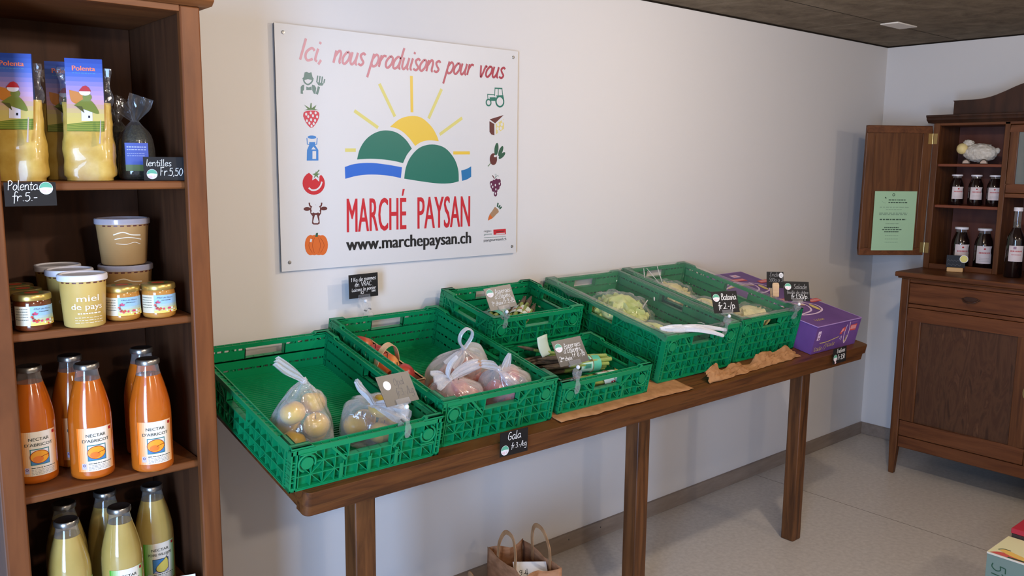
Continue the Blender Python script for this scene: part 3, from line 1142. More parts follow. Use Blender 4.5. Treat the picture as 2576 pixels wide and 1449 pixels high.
sg.stroke(R_([(134, 684), (118, 706), (110, 710)]), .003, S_LEAF, sm=True)
for cx, cy, rx, ry, ro in ((184, 568, .009, .022, -.15), (220, 585, .008, .02, -.5), (230, 622, .007, .018, -.95)):
    px, pz = R_([(cx, cy)])[0]
    sg.ell(px, pz, rx, ry, S_DGR, 1, 16, ro)
for x, y in ((140, 855), (160, 845), (182, 835), (204, 838), (146, 880), (168, 868), (190, 865), (206, 862), (156, 905), (176, 895), (194, 888), (176, 915), (173, 944)):
    px, pz = R_([(x, y)])[0]
    sg.ell(px, pz, .0078, .0088, S_PUR, 1, 12)
for x, y in ((138, 862), (205, 858), (172, 870), (176, 905), (172, 940), (150, 885)):
    px, pz = R_([(x, y)])[0]
    sg.ell(px, pz, .0028, .0042, SIGNW, 2, 8)
sg.stroke(R_([(166, 815), (148, 788)]), .0035, S_BRN)
sg.stroke(R_([(172, 815), (180, 775), (168, 778)]), .002, S_GRY)
sg.stroke(R_([(174, 808), (188, 790), (202, 794)]), .002, S_GRY)
sg.poly(R_([(168, 1050), (195, 1075), (200, 1095), (180, 1112), (160, 1134), (140, 1150), (108, 1166), (112, 1140), (124, 1112), (145, 1085)]), S_TAN)
sg.poly(R_([(124, 1112), (150, 1144), (108, 1166)]), S_ORG, 2)
for a, b in (((188, 1052), (194, 1018)), ((198, 1058), (212, 1038)), ((206, 1068), (224, 1052))):
    sg.stroke(R_([a, b]), .006, S_DGR)
a, b = R_([(74, 1262)])[0], R_([(138, 1258)])[0]
sg.type('regio-', a[0], a[1], .0075, INK, b[0] - a[0])
a, b = R_([(74, 1287)])[0], R_([(140, 1282)])[0]
sg.type('garantie', a[0], a[1], .0065, S_GRY, b[0] - a[0])
sg.poly(R_([(153, 1241), (257, 1234), (258, 1278), (154, 1284)]), S_RED)
sg.stroke(R_([(176, 1276), (250, 1270)]), .0028, SIGNW, 2)
sg.stroke(R_([(176, 1260), (240, 1254)]), .0024, S_BRN, 2)
sg.stroke(R_([(74, 1308), (256, 1298)]), .0014, S_GRY)
a, b = R_([(72, 1340)])[0], R_([(259, 1325)])[0]
sg.type('paysgourmand.ch', a[0], a[1], .0095, INK, b[0] - a[0], bold=.01)

m = MB()
yb = -.0135
m.add([(SX0, yb, SZ0), (SX1, yb, SZ0), (SX1, yb, SZ1), (SX0, yb, SZ1)], [(0, 1, 2, 3)], SIGNW)
bx = [(SX0, yb), (SX1, yb), (SX1, -.0085), (SX0, -.0085)]
for z0, z1 in ((SZ0, SZ1),):
    m.add([(SX0, yb, z0), (SX1, yb, z0), (SX1, yb, z1), (SX0, yb, z1), (SX0, -.0085, z0), (SX1, -.0085, z0), (SX1, -.0085, z1), (SX0, -.0085, z1)],
          [(0, 4, 5, 1), (1, 5, 6, 2), (2, 6, 7, 3), (3, 7, 4, 0), (4, 7, 6, 5)], GRAY_E)
sg.emit(m, lambda a, b, l: (a, yb - .0002 * (l + .5), b))
sign = m.build('market_sign', ang=20)
tag(sign, 'large white printed board with sun over green hills screwed to the wall', 'sign')
for x, z in ((SX0 + .026, SZ1 - .024), (SX1 - .022, SZ1 - .022), (SX0 + .026, SZ0 + .026), (SX1 - .02, SZ0 + .024)):
    m = MB()
    m.lathe([(0, 0.002), (.0045, .0015), (.0055, 0), (.0035, -.004), (.0035, -.0135)], STEEL, 12)
    m.xform(Matrix.Rotation(PI / 2, 4, 'X'))
    m.build('screw', sign, loc=(x, yb - .0006, z))

# ================================================================== FRUIT
APY = noisy('apple_yellow', [(0.3, (206, 156, 26)), (0.6, (218, 176, 46)), (0.8, (196, 168, 56))], 14, rough=0.35)
APR = noisy('apple_red', [(0.3, (168, 44, 44)), (0.55, (186, 66, 58)), (0.75, (214, 140, 84))], 12, (1, 1, .4), rough=0.33)
APO = noisy('apple_orange_red', [(0.3, (190, 62, 48)), (0.5, (222, 120, 66)), (0.72, (232, 176, 96))], 12, (1, 1, .4), rough=0.33)
STEM = mat('stem_brown', (84, 58, 34), 0.8)


def apple(m_):
    m = MB()
    pr = []
    for i in range(17):
        t = PI * i / 16
        r = math.sin(t) * (1 + .06 * math.cos(t)) * (1 if .15 < t < 3.0 else 1)
        z = -math.cos(t)
        if t > PI * .72:
            z -= .34 * ((t - PI * .72) / (PI * .28)) ** 2
        if t < PI * .2:
            z += .16 * (1 - t / (PI * .2)) ** 2
        pr.append((r * .036, z * .0335))
    m.lathe(pr, m_, 20)
    a = m.build('apple')
    m = MB()
    m.tube([(0, 0, .020), (.001, 0, .030), (.004, .001, .038)], [.0012, .0012, .0016], STEM, 6)
    m.build('stem', a)
    return a


_ap = {}


def pack(spots, ctr=None, rad=None, r=.0328, vmin=.0465):
    """settle round fruit so that none sits inside another"""
    P = [V(p) for p in spots]
    for it in range(300):
        for i in range(len(P)):
            for j in range(i):
                d = P[i] - P[j]
                L = d.length
                if L < 2 * r:
                    q = d / max(L, 1e-6) * (2 * r - L) * .5
                    P[i] += q
                    P[j] -= q
            if P[i].z < vmin:
                P[i].z = vmin
            if rad:
                ex, ey = (P[i].x - ctr[0]) / rad[0], (P[i].y - ctr[1]) / rad[1]
                k = math.hypot(ex, ey)
                if k > 1:
                    P[i].x = ctr[0] + (P[i].x - ctr[0]) / k
                    P[i].y = ctr[1] + (P[i].y - ctr[1]) / k
    return [tuple(p) for p in P]


def put_apples(kind, mt, spots, label, group, cr, sc=.885):
    for (x, u, v) in spots:
        if kind not in _ap:
            a = _ap[kind] = apple(mt)
        else:
            a = copy_tree(_ap[kind])
        tag(a, label, 'apple', group)
        a.location = TF(x, u, v)
        a.rotation_euler = (TILT + R.uniform(-.5, .5), R.uniform(-.5, .5), R.uniform(0, 6))
        k = sc * R.uniform(.95, 1.01)
        a.scale = (k, k, k)


# ================================================================== CLEAR BAGS


def bag_mesh(rings, mt, fold=0.05, seed=0, n=44, kf=9):
    """closed skin through rings (x, y, z, rx, ry, fold)"""
    m = MB()
    rs = smooth(rings, 4)
    ph = [R.uniform(0, 6.28) for _ in range(4)]

    def fn(i, j):
        cx, cy, cz, rx, ry, fa = rs[i]
        th = 2 * PI * j / n
        k = 1 + fa * (.55 * math.sin(kf * th + ph[0] + i * .12) + .45 * math.sin((kf * 2 - 3) * th + ph[1] - i * .1)) + .05 * mnoise.noise(V((math.cos(th) * 1.6 + seed, math.sin(th) * 1.6, cz * 26)))
        return (cx + rx * k * math.cos(th), cy + ry * k * math.sin(th), cz)
    N = len(rs)
    vs = [fn(i, j) for i in range(N) for j in range(n)]
    fs = [(i * n + j, i * n + (j + 1) % n, (i + 1) * n + (j + 1) % n, (i + 1) * n + j) for i in range(N - 1) for j in range(n)]
    m.add(vs, fs, mt)
    m.add([fn(0, j) for j in range(n)], [tuple(range(n))], mt)
    return m


def tail_mesh(path, widths, side, mt, thick=.006, pleats=5, n=28, m=None):
    """gathered end of a bag: a flattened, pleated sleeve along path"""
    m = m or MB()
    P = smooth([tuple(p) + (w,) for p, w in zip(path, widths)], 4)
    s = V(side).normalized()
    vs = []
    N = len(P)
    for i, (x, y, z, wd) in enumerate(P):
        a, b = V(P[max(i - 1, 0)][:3]), V(P[min(i + 1, N - 1)][:3])
        d = (b - a).normalized()
        sx = (s - d * s.dot(d)).normalized()
        nn = d.cross(sx)
        for k in range(n):
            th = 2 * PI * k / n
            q = math.cos(th)
            off = nn * (math.sin(th) * thick * .5 + math.sin(q * pleats * 1.8 + i * .15) * min(wd, .03) * .16)
            vs.append(V((x, y, z)) + sx * (wd / 2 * q) + off)
    fs = [(i * n + k, i * n + (k + 1) % n, (i + 1) * n + (k + 1) % n, (i + 1) * n + k) for i in range(N - 1) for k in range(n)]
    m.add(vs, fs, mt)
    return m


def bag(label, org, rings, tails, group=None, mt=None, kf=9, loop=None, fruit=(), room=None):
    """org = (x, u, v) on the table; rings relative to it"""
    bm_ = bag_mesh(rings, mt or FILM, seed=R.uniform(0, 9), kf=kf)
    fr = [V(p) - V(org) for p in fruit]
    kz = rings[-2][2]
    for i, p in enumerate(bm_.v):
        p = V(p)
        if p.z < kz:
            for c in fr:
                d = p - c
                if d.length < .0352:
                    p = c + d.normalized() * .0352
            if room:
                p.x = min(max(p.x, room[0] - org[0]), room[1] - org[0])
                p.y = max(p.y, room[2] - org[1])
            p.z = max(p.z, .0022)
        bm_.v[i] = tuple(p)
    b = bm_.build('plastic_bag', loc=TF(*org), rot=TR, ang=60)
    tag(b, label, 'plastic bag', group)
    m = MB()
    k = rings[-1]
    m.blob(k[:3], (.009, .008, .008), FILM_M, (12, 8), .5, 14, 3)
    m.build('knot', b)
    for path, wd, side in tails:
        tail_mesh(path, wd, side, FILM_M).build('gathered_end', b, ang=60)
    if loop:
        m = MB()
        m.tube(smooth(loop, 5), .0075, FILM_M, 8, flat=.45)
        m.build('tied_loop', b, ang=60)
    return b


# left crate: tall bag and slumped bag
O = (.910, .135, .0085)
FR = pack([(O[0] + a, O[1] + b, .042 + c) for a, b, c in ((-.042, -.03, 0), (.030, -.040, 0), (.044, .03, 0), (-.03, .042, 0), (-.016, -.012, .056), (.024, .010, .050))], O, (.044, .040))
bag('tall clear bag of yellow apples with twisted top in the left crate', O,
    [(0, 0, .003, .064, .058, .02), (0, 0, .020, .077, .072, .02), (0, 0, .05, .079, .074, .03), (-.002, 0, .085, .070, .062, .05), (-.004, .002, .120, .053, .044, .09), (-.004, .004, .150, .034, .026, .16), (-.002, .006, .168, .017, .013, .2), (0, .006, .177, .008, .008, .2)],
    [([(0, .006, .177), (-.018, .008, .192), (-.045, .012, .212), (-.072, .016, .236)], [.014, .024, .032, .026], (.3, .6, .7))], fruit=FR, room=(.803 + .0190, .803 + .389, -.026 + .019), kf=7)
put_apples('yellow', APY, FR,
           'yellow apple inside the tall clear bag in the left crate', 'yellow apples in the tall bag', C1)
O = (1.088, .098, .0085)
FR = pack([(O[0] + a, O[1] + b, .042 + c) for a, b, c in ((-.050, .004, .004), (.048, .014, .006), (0, -.036, 0), (.004, .038, .0), (.020, .0, .054))], O, (.052, .038))
bag('slumped clear bag of yellow apples beside the tall bag in the left crate', O,
    [(0, 0, .003, .066, .052, .03), (0, 0, .022, .084, .066, .03), (.004, 0, .060, .086, .070, .05), (.002, .002, .098, .080, .060, .08), (-.010, -.012, .118, .044, .034, .15), (-.022, -.026, .116, .010, .010, .2)],
    [([(-.022, -.026, .116), (-.034, -.020, .136), (-.052, -.010, .158), (-.066, -.006, .180)], [.012, .024, .028, .014], (.7, .2, -.5)),
     ([(-.022, -.026, .116), (.004, -.040, .112), (.034, -.052, .104), (.062, -.058, .098)], [.012, .040, .066, .074], (.1, .6, .8))], fruit=FR, room=(.803 + .0190, .803 + .389, -.026 + .019), kf=8)
put_apples('yellow', APY, FR,
           'yellow apple inside the slumped bag in the left crate', 'yellow apples in the slumped bag', C1)
# second crate: three bags of red apples
O = (1.448, .240, .0085)
FR = pack([(O[0] + a, O[1] + b, .042 + c) for a, b, c in ((-.062, -.012, 0), (.004, -.034, 0), (.064, -.006, 0), (.002, .038, 0), (-.026, -.022, .054), (.040, -.022, .052))], O, (.070, .046))
bag('clear bag of apples with a tied loop on top in the second crate', O,
    [(0, -.006, .003, .080, .060, .02), (0, -.006, .026, .100, .074, .03), (0, -.008, .065, .104, .078, .04), (0, -.014, .100, .084, .070, .07), (-.004, -.022, .128, .048, .044, .13), (-.008, -.030, .148, .018, .017, .18), (-.009, -.032, .157, .007, .007, .2)],
    [([(.002, -.028, .146), (.032, -.022, .142), (.068, -.018, .126), (.094, -.016, .098)], [.014, .050, .066, .04], (.2, .8, .6)),
     ([(-.006, -.030, .148), (-.03, -.042, .138), (-.062, -.050, .116)], [.012, .036, .05], (.2, .8, .6))], fruit=FR, room=(1.357, 1.607, .019), kf=8, mt=FILM_P,
    loop=[(-.008, -.034, .155), (-.030, -.036, .182), (-.028, -.036, .206), (-.010, -.036, .219), (.010, -.036, .208), (.011, -.035, .188), (-.006, -.033, .158)])
put_apples('orange', APO, FR,
           'red and yellow apple in the bag with the tied loop', 'apples in the bag with the tied loop', C2)
O = (1.350, .098, .0085)
FR = pack([(O[0] + a, O[1] + b, .042 + c) for a, b, c in ((-.048, .0, .004), (.022, -.022, 0), (.046, .02, .002), (-.010, .024, 0), (-.006, -.006, .054))], O, (.052, .036))
bag('clear bag of red apples leaning on the left wall of the second crate', O,
    [(0, 0, .003, .074, .056, .02), (0, 0, .025, .086, .064, .03), (-.004, 0, .065, .088, .066, .04), (-.010, 0, .098, .080, .058, .08), (-.024, 0, .120, .050, .034, .15), (-.034, 0, .130, .012, .011, .2)],
    [([(-.034, 0, .130), (-.006, .006, .140), (.034, .008, .152), (.066, .010, .156)], [.014, .026, .034, .030], (.2, .5, .8)),
     ([(-.034, 0, .130), (-.042, .002, .148), (-.036, .004, .172), (-.016, .006, .190)], [.010, .020, .026, .020], (.7, .6, -.3)),
     ([(-.036, 0, .128), (-.062, -.004, .138), (-.088, -.006, .136)], [.012, .044, .060], (.1, .7, .7))], fruit=FR, room=(1.245, 1.433, .019), kf=8, mt=FILM_P)
put_apples('red', APR, FR,
           'red apple in the clear bag against the left crate wall', 'red apples in the left bag', C2)
O = (1.514, .094, .0085)
FR = pack([(O[0] + a, O[1] + b, .042 + c) for a, b, c in ((-.040, -.020, 0), (.030, -.028, 0), (.040, .026, 0), (-.026, .030, 0), (.004, .0, .054))], O, (.046, .037))
bag('clear bag of red apples at the front right of the second crate', O,
    [(0, 0, .003, .070, .060, .02), (0, 0, .025, .080, .066, .03), (0, 0, .070, .081, .068, .05), (0, 0, .112, .070, .060, .09), (-.022, -.006, .134, .038, .028, .15), (-.040, -.008, .138, .010, .010, .2)],
    [([(-.040, -.008, .138), (-.062, -.006, .152), (-.098, .0, .160)], [.012, .026, .024], (.2, .5, .8)),
     ([(-.040, -.010, .136), (-.026, -.034, .120), (-.006, -.058, .098)], [.010, .026, .034], (.8, .2, .6)),
     ([(-.01, 0, .118), (0, .006, .146), (.008, .010, .172)], [.070, .044, .010], (.8, .3, 0))], fruit=FR, room=(1.436, 1.607, .019), kf=8, mt=FILM_P)
put_apples('red', APR, FR,
           'red apple in the front right bag of the second crate', 'red apples in the right bag', C2)

# ------------------------------------------------------------------ chip basket with apples
CHIP = noisy('chip_wood', [(0.3, (206, 168, 126)), (0.6, (222, 188, 148))], 8, (1, 6, 6), 0.7, 0.25)
CHIPI = noisy('chip_wood_inside', [(0.3, (176, 116, 88)), (0.6, (192, 134, 102))], 8, (1, 6, 6), 0.7, 0.25)
bk = thing('chip_basket', 'small wooden chip basket of apples with an arched handle in the second crate', 'basket', TF(1.2455, .255, .0102), TR)
m = MB(); m.box(.004, .104, .004, .306, 0, .003, CHIP); m.build('bottom', bk)
m = MB()
m.grid(lambda u, v: (.005 + .098 * u, .005 + .30 * v, .0165 + .0015 * mnoise.noise(V((u * 9, v * 22, 3)))), 12, 30, PAPERW)
m.build('paper_lining', bk, solid=.001)
for nm, (x0, x1, y0, y1) in (('side', (0, .004, 0, .31)), ('side', (.104, .108, 0, .31)), ('end', (.004, .104, 0, .004)), ('end', (.004, .104, .306, .31))):
    m = MB()
    m.box(x0, x1, y0, y1, 0, .056, CHIPI)
    m.box(x0 - .0012 if nm == 'side' and x0 == 0 else x0, x1 + (.0012 if nm == 'side' and x0 else 0), y0, y1, .050, .0565, CHIP)
    m.build(nm, bk, bevel=.001)
m = MB()
pts = [(.054 - .0525 * math.cos(a), .125 - .02 * math.cos(a), ( .036 + .082 * math.sin(a))) for a in [PI * i / 18 for i in range(19)]]


def ribbon(m, pts, sv, wd, th, mt):
    N = len(pts)
    sv = V(sv)
    vs = []
    for i in range(N):
        a, b = V(pts[max(i - 1, 0)]), V(pts[min(i + 1, N - 1)])
        d = (b - a).normalized()
        s_ = (sv - d * sv.dot(d)).normalized()
        n_ = d.cross(s_)
        p = V(pts[i])
        for q, r in ((-1, -1), (1, -1), (1, 1), (-1, 1)):
            vs.append(p + s_ * (q * wd / 2) + n_ * (r * th / 2))
    fs = [(4 * i + k, 4 * i + (k + 1) % 4, 4 * i + 4 + (k + 1) % 4, 4 * i + 4 + k) for i in range(N - 1) for k in range(4)]
    fs += [(3, 2, 1, 0), (4 * N - 4, 4 * N - 3, 4 * N - 2, 4 * N - 1)]
    m.add(vs, fs, mt)


ribbon(m, pts, (0, 1, 0), .022, .0022, CHIP)
m.build('handle', bk)
m = MB()
for y in (.018, .292):
    m.tube([(.108, y, .053), (.113, y + .002, .061), (.118, y + .006, .060)], .0009, STEM, 5)
m.build('staple', bk)
put_apples('red', APR, [(1.3015, .298, .0670), (1.3010, .447, .0670), (1.3000, .521, .0670)], 'red apple lying in the wooden chip basket', 'red apples in the chip basket', C2, 1.03)
put_apples('orange', APO, [(1.2980, .3725, .0670)], 'orange flushed apple in the chip basket seen through the crate side handle', None, C2, 1.03)

# ================================================================== ASPARAGUS
ASG = noisy('asparagus_stem', [(0.3, (120, 142, 62)), (0.7, (158, 172, 88))], 10, (6, 6, 1), 0.5)
AST = noisy('asparagus_tip', [(0.3, (66, 54, 46)), (0.55, (96, 80, 62)), (0.75, (112, 104, 72))], 60, (1, 1, 1), 0.65, bump=.5, bdist=.003)
ASC = mat('asparagus_cut', (176, 186, 118), 0.6)
TEAL = mat('band_teal', (84, 188, 158), 0.45)
TEAL_L = mat('band_pale_teal', (182, 222, 206), 0.45)
BARC = mat('barcode_green', (44, 104, 88), 0.5)


def spear(L, r):
    m = MB()
    b1, b2 = R.uniform(-.008, .008), R.uniform(-.006, .006)
    P = [(b1 * (t * t), b2 * t * t, L * t) for t in [i / 8 for i in range(9)]]
    m.tube(P[:6], [r, r, r, r * .98, r * .95, r * .92], ASG, 9)
    m.tube(P[5:], [r * .92, r * 1.08, r * .8, r * .22], AST, 9)
    # scales
    for k in range(7):
        t = .30 + .09 * k
        a = k * 2.4
        c = V((b1 * t * t, b2 * t * t, L * t))
        dv = V((math.cos(a), math.sin(a), 0))
        rr = r * (1.02 if t < .7 else .98 if t < .85 else .55)
        m.add([c + dv * rr + V((-dv.y, dv.x, 0)) * r * .5, c + dv * rr - V((-dv.y, dv.x, 0)) * r * .5, c + dv * (rr + .0022) + V((0, 0, .017))], [(0, 1, 2)], AST)
    m.add([(r * math.cos(2 * PI * i / 9), r * math.sin(2 * PI * i / 9), -.0003) for i in range(9)], [tuple(range(9))], ASC)
    return m


def bundle(label, butt, tip, white=False, n=14, rad=.030):
    a, b = TF(*butt), TF(*tip)
    d = b - a
    L = d.length
    q = d.to_track_quat('Z', 'Y')
    th_ = thing('asparagus_bundle', label, 'asparagus', a, q.to_euler(), 'asparagus bundles')
    pos = [(0, 0)] + [(.0145 * math.cos(k * PI / 3), .0145 * math.sin(k * PI / 3)) for k in range(6)] + [(.027 * math.cos(k * PI * 2 / 9), .019 * math.sin(k * PI * 2 / 9)) for k in range(9)]
    for x, y in pos[:n + 1]:
        o = spear(L * R.uniform(.92, 1.06), R.uniform(.0055, .0078)).build('spear', th_, loc=(x, y, R.uniform(-.008, .012)))
        o.rotation_euler = (R.uniform(-.05, .05), R.uniform(-.05, .05), R.uniform(0, 6))
    ar = Art()
    h = .075
    w_ = 2 * PI * .034
    rx, ry = .0355, .0275

    def band(x, y, l):
        t = x / .034
        return ((rx + .0004 * l) * math.cos(t), (ry + .0004 * l) * math.sin(t), L * .16 + y)
    if white:
        ar.rect(-w_ / 2, 0, w_ / 2, h, mat('band_white', (214, 224, 214), .5), 0, 30)
        for s_ in range(-3, 4):
            ar.rect(s_ * .032 - .008, .03, s_ * .032 + .008, .046, S_RED, 1, 3)
            ar.rect(s_ * .032 - .006, .036, s_ * .032 + .006, .040, PAPERW, 2, 3)
            ar.rect(s_ * .032 - .002, .032, s_ * .032 + .002, .044, PAPERW, 2, 1)
    else:
        ar.rect(-w_ / 2, 0, w_ / 2, h * .42, TEAL, 0, 30)
        ar.rect(-w_ / 2, h * .42, w_ / 2, h, TEAL_L, 0, 30)
        for s_ in range(-3, 4):
            ar.rect(s_ * .032 - .009, h * .5, s_ * .032 + .009, h * .86, TEAL, 1, 3)
            for k in range(6):
                ar.rect(s_ * .032 - .008 + k * .0028, h * .54, s_ * .032 - .0065 + k * .0028, h * .8, BARC, 2, 1)
    m = MB()
    ar.emit(m, band)
    m.build('paper_band', th_)
    m = MB()
    m.tube([((rx + .001) * math.cos(2 * PI * k / 24), (ry + .001) * math.sin(2 * PI * k / 24), L * .16 + .030) for k in range(24)], .0011, mat('rubber_band', (170, 130, 84), .6), 6, closed=True)
    m.build('rubber_band', th_)
    return th_


bundle('asparagus bundle with teal barcode band lying on top in the front crate', (1.962, .126, .078), (1.726, .176, .070))
bundle('asparagus bundle under the front rim with pale band showing in the handle hole', (1.990, .071, .0435), (1.745, .074, .0435), True)
bundle('asparagus bundle at the back of the front crate behind the price card', (1.965, .226, .0435), (1.720, .222, .050))
bundle('asparagus bundle with white cross band in the stacked crate', (1.800, .400, .128), (1.965, .530, .130), True)
bundle('asparagus bundle lying behind the card in the left of the stacked crate', (1.715, .428, .128), (1.880, .556, .128))
# one loose spear sticks up at the left
o = spear(.145, .0055).build('asparagus_spear', loc=TF(1.835, .215, .086))
o.rotation_euler = (TF(1.71, .255, .104) - TF(1.83, .215, .086)).to_track_quat('Z', 'Y').to_euler()
tag(o, 'single loose asparagus spear with its tip raised above the bundles', 'asparagus')
# paper slips tucked between the bundles
m = MB()
m.grid(lambda u, v: (u * .075 - .0375, v * .06, .012 * math.sin(u * 2.2) + .02 * v * v), 8, 6, mat('slip_paper', (206, 224, 212), .6))
ar = Art(); ar.lines(-.02, .04, .02, 3, .008, TEAL, .003)
o = m.build('paper_slip', loc=TF(1.79, .222, .082), rot=(TILT + .7, .1, .5), solid=.0004)
tag(o, 'curled white paper slip standing behind the front asparagus bundle', 'paper slip')

# ================================================================== LETTUCE
LET = noisy('lettuce_leaf', [(0.3, (164, 182, 92)), (0.5, (204, 212, 136)), (0.7, (226, 226, 172))], 10, (1, 1, 1), 0.5, bump=.4, bdist=.004)
LETP = noisy('lettuce_pale', [(0.3, (196, 190, 128)), (0.5, (218, 210, 160)), (0.7, (232, 220, 184))], 10, (1, 1, 1), 0.5, bump=.4, bdist=.004)


def lettuce(rad, mt, seed):
    m = MB()
    m.blob((0, 0, rad * .80), (rad * .80, rad * .80, rad * .78), mt, (28, 18), .16, 9, seed)
    r = random.Random(seed)
    for layer, (n, rr, tilt) in enumerate(((5, .62, .15), (7, .84, .42), (9, 1.0, .75))):
        for k in range(n):
            az = 2 * PI * k / n + layer * .4 + r.uniform(-.15, .15)
            ph = r.uniform(0, 6)
            sd = r.uniform(0, 9)

            def fn(u, v, az=az, rr=rr, tilt=tilt, ph=ph, sd=sd):
                s = (u - .5) * 2
                h = v
                wd = (.35 + .75 * math.sin(PI * min(h, .93) * .62)) * rad * 1.05
                out = rad * rr * (math.sin(h * PI * (.60 + tilt * .12)) * .92 + .05)
                z = rad * 1.55 * (h ** .9) * (1 - tilt * .35 * h * h)
                ruf = rad * .16 * h * h * math.sin(s * 9 + ph) + rad * .07 * mnoise.noise(V((s * 3 + sd, h * 4, sd)))
                x = out - rad * .30 * s * s * h + ruf
                y = s * wd * .62
                z = z - rad * .22 * s * s * h + rad * .07 * h * math.cos(s * 11 + ph)
                return (x * math.cos(az) - y * math.sin(az), x * math.sin(az) + y * math.cos(az), z)
            m.grid(fn, 10, 9, mt)
    return m


LT = [(lettuce(.102, LET, 1), (2.280, .376, .018), .2, 'round pale green lettuce bulging under film in the Batavia crate'),
      (lettuce(.080, LET, 2), (2.257, .186, .018), 1.2, 'lettuce at the left wall of the Batavia crate seen through its side handle'),
      (lettuce(.064, LETP, 3), (2.246, .534, .020), 2.2, 'lettuce at the back left of the Batavia crate'),
      (lettuce(.084, LETP, 4), (2.706, .486, .018), .5, 'pale lettuce at the back left of the last crate'),
      (lettuce(.080, LETP, 5), (2.702, .304, .018), 1.9, 'pale lettuce in the middle of the last crate behind the Batavia card'),
      (lettuce(.080, LETP, 6), (2.856, .176, .018), 3.1, 'pale lettuce at the front of the last crate behind its handle hole'),
      (lettuce(.068, LET, 7), (2.690, .158, .018), 3.6, 'lettuce at the front left of the last crate')]
for mb_, pos, rz, lab in LT:
    o = mb_.build('lettuce', loc=TF(*pos), rot=(TILT, 0, rz), ang=70)
    tag(o, lab, 'lettuce', 'lettuces in the tall crates')


HM = {}
for mb_, pos, rz, lab in LT:
    for p in mb_.v:
        x_ = pos[0] + p[0] * math.cos(rz) - p[1] * math.sin(rz)
        y_ = pos[1] + p[0] * math.sin(rz) + p[1] * math.cos(rz)
        k_ = (int(x_ / .007), int(y_ / .007))
        for a_ in (-2, -1, 0, 1, 2):
            for b_ in (-2, -1, 0, 1, 2):
                kk = (k_[0] + a_, k_[1] + b_)
                HM[kk] = max(HM.get(kk, 0), pos[2] + p[2])


def liner(label, org, wd, dp, h, bumps, seed, hang):
    """clear sheet lying in a crate and over its rim"""
    m = MB()

    def fn(a, b):
        x = -.012 + (wd + .024) * a
        y = -.004 + (dp + .012) * b
        d = min(x - .019, wd - .019 - x, y - .019, dp - .019 - y)
        inside = max(0.0, min(1.0, d / .075))
        inside = inside * inside * (3 - 2 * inside)
        z = h + .0085 - inside * (h - .045)
        for bx, by, br, bz in bumps:
            q = math.hypot(x - bx, y - by) / br
            z = max(z, bz * math.exp(-q * q * .9) * inside + z * (1 - inside) * .0)
        z += .010 * inside * mnoise.noise(V((x * 16 + seed, y * 13, seed))) + .004 * inside * mnoise.noise(V((x * 50, y * 40 + seed, 1)))
        if d > 0:
            z = max(z, HM.get((int((x + org[0]) / .007), int((y + org[1]) / .007)), -1) - org[2] + .006)
        if d < -.021:
            t = min(1, (-.021 - d) / .010)
            z -= hang * t * (0.6 + .5 * mnoise.noise(V((x * 14, y * 14, seed))))
        return (x, y, z)
    m.grid(fn, 46, 62, LINER)
    o = m.build('plastic_liner', loc=TF(*org), rot=TR, ang=60)
    return tag(o, label, 'plastic film')


LR = (.102, .080, .064, .084, .080, .080, .068)


def BUMP(c, ids):
    return [(LT[i][1][0] - c[0], LT[i][1][1] - c[1], LR[i] * 1.42, LR[i] * 1.45 + .010) for i in ids]


l5 = liner('clear plastic film draped over the Batavia crate with bunched white ends in front', C5, .40, .60, H5, BUMP(C5, (0, 1, 2)), 1.3, .03)
for path, wd in (([(.085, .03, .172), (.13, .004, .178), (.20, -.020, .166), (.262, -.032, .148)], [.022, .026, .018, .012]),
                 ([(.10, .03, .174), (.16, .010, .176), (.23, -.006, .170), (.292, -.018, .160)], [.022, .022, .016, .012]),
                 ([(.02, .05, .172), (.06, .03, .176), (.10, .02, .176)], [.012, .03, .03])):
    tail_mesh(path, wd, (.2, 1, .3), film('film_white', (240, 240, 242), .72, .95, .3, 60, .6), thick=.009).build('bunched_end', l5, ang=60)
m = MB()
for a, b in (((.30, .345, .140), (.215, .300, .120)), ((.315, .325, .142), (.335, .345, .148)), ((.335, .13, .125), (.345, .105, .128))):
    m.tube([a, tuple((p + q) / 2 + .002 for p, q in zip(a, b)), b], [.0018, .003, .0018], FILM_M, 6, flat=.5)
m.build('crease', l5)
l6 = liner('clear plastic film draped inside the last green crate by the carton', C6, .40, .60, H5, BUMP(C6, (3, 4, 5, 6)), 4.1, .012)
m = MB()
for a, b in (((.10, .57, .170), (.035, .50, .150)), ((.125, .575, .168), (.05, .44, .156)), ((.19, .575, .172), (.075, .44, .150))):
    m.tube([a, tuple((p + q) / 2 for p, q in zip(a, b)), b], [.0015, .0022, .0015], FILM_M, 6, flat=.5)
m.build('crease', l6)

# ================================================================== KRAFT PAPER
m = MB()


def kp(u, v):
    x = u * .60
    e = .006 * mnoise.noise(V((x * 9, 1.3, 0))) + .004 * mnoise.noise(V((x * 31, 4, 0)))
    return (x, -.034 + e * (1 - v) + v * .40, .0012 + .0040 * (1 - v) ** 14 + .0016 * (1 - v) ** 14 * mnoise.noise(V((x * 20, v * 3, 2))) + .0004)


m.grid(kp, 60, 14, KRAFT)
tag(m.build('kraft_sheet', loc=TF(1.637, 0, 0), rot=TR, solid=.0008), 'flat brown kraft paper sheet along the table edge under the front asparagus crate', 'paper')
m = MB()


def cr_(u, v):
    x = u * .60
    w_ = .050 * (.65 + .35 * math.sin(PI * (u * .9 + .05)))
    n1 = mnoise.noise(V((x * 22, v * 3.5, 3.1)))
    n2 = mnoise.noise(V((x * 55, v * 8, 7.7)))
    r_ = (.018 + .016 * math.sin(u * 9 + 1) + .012 * math.sin(u * 23)) * (v ** .8) + .020 * max(0, n1) * v + .009 * n2 * math.sin(PI * v)
    return (x + .01 * n2, -.030 + .022 * u + w_ * v + .008 * n1, .003 + max(-.001, r_))


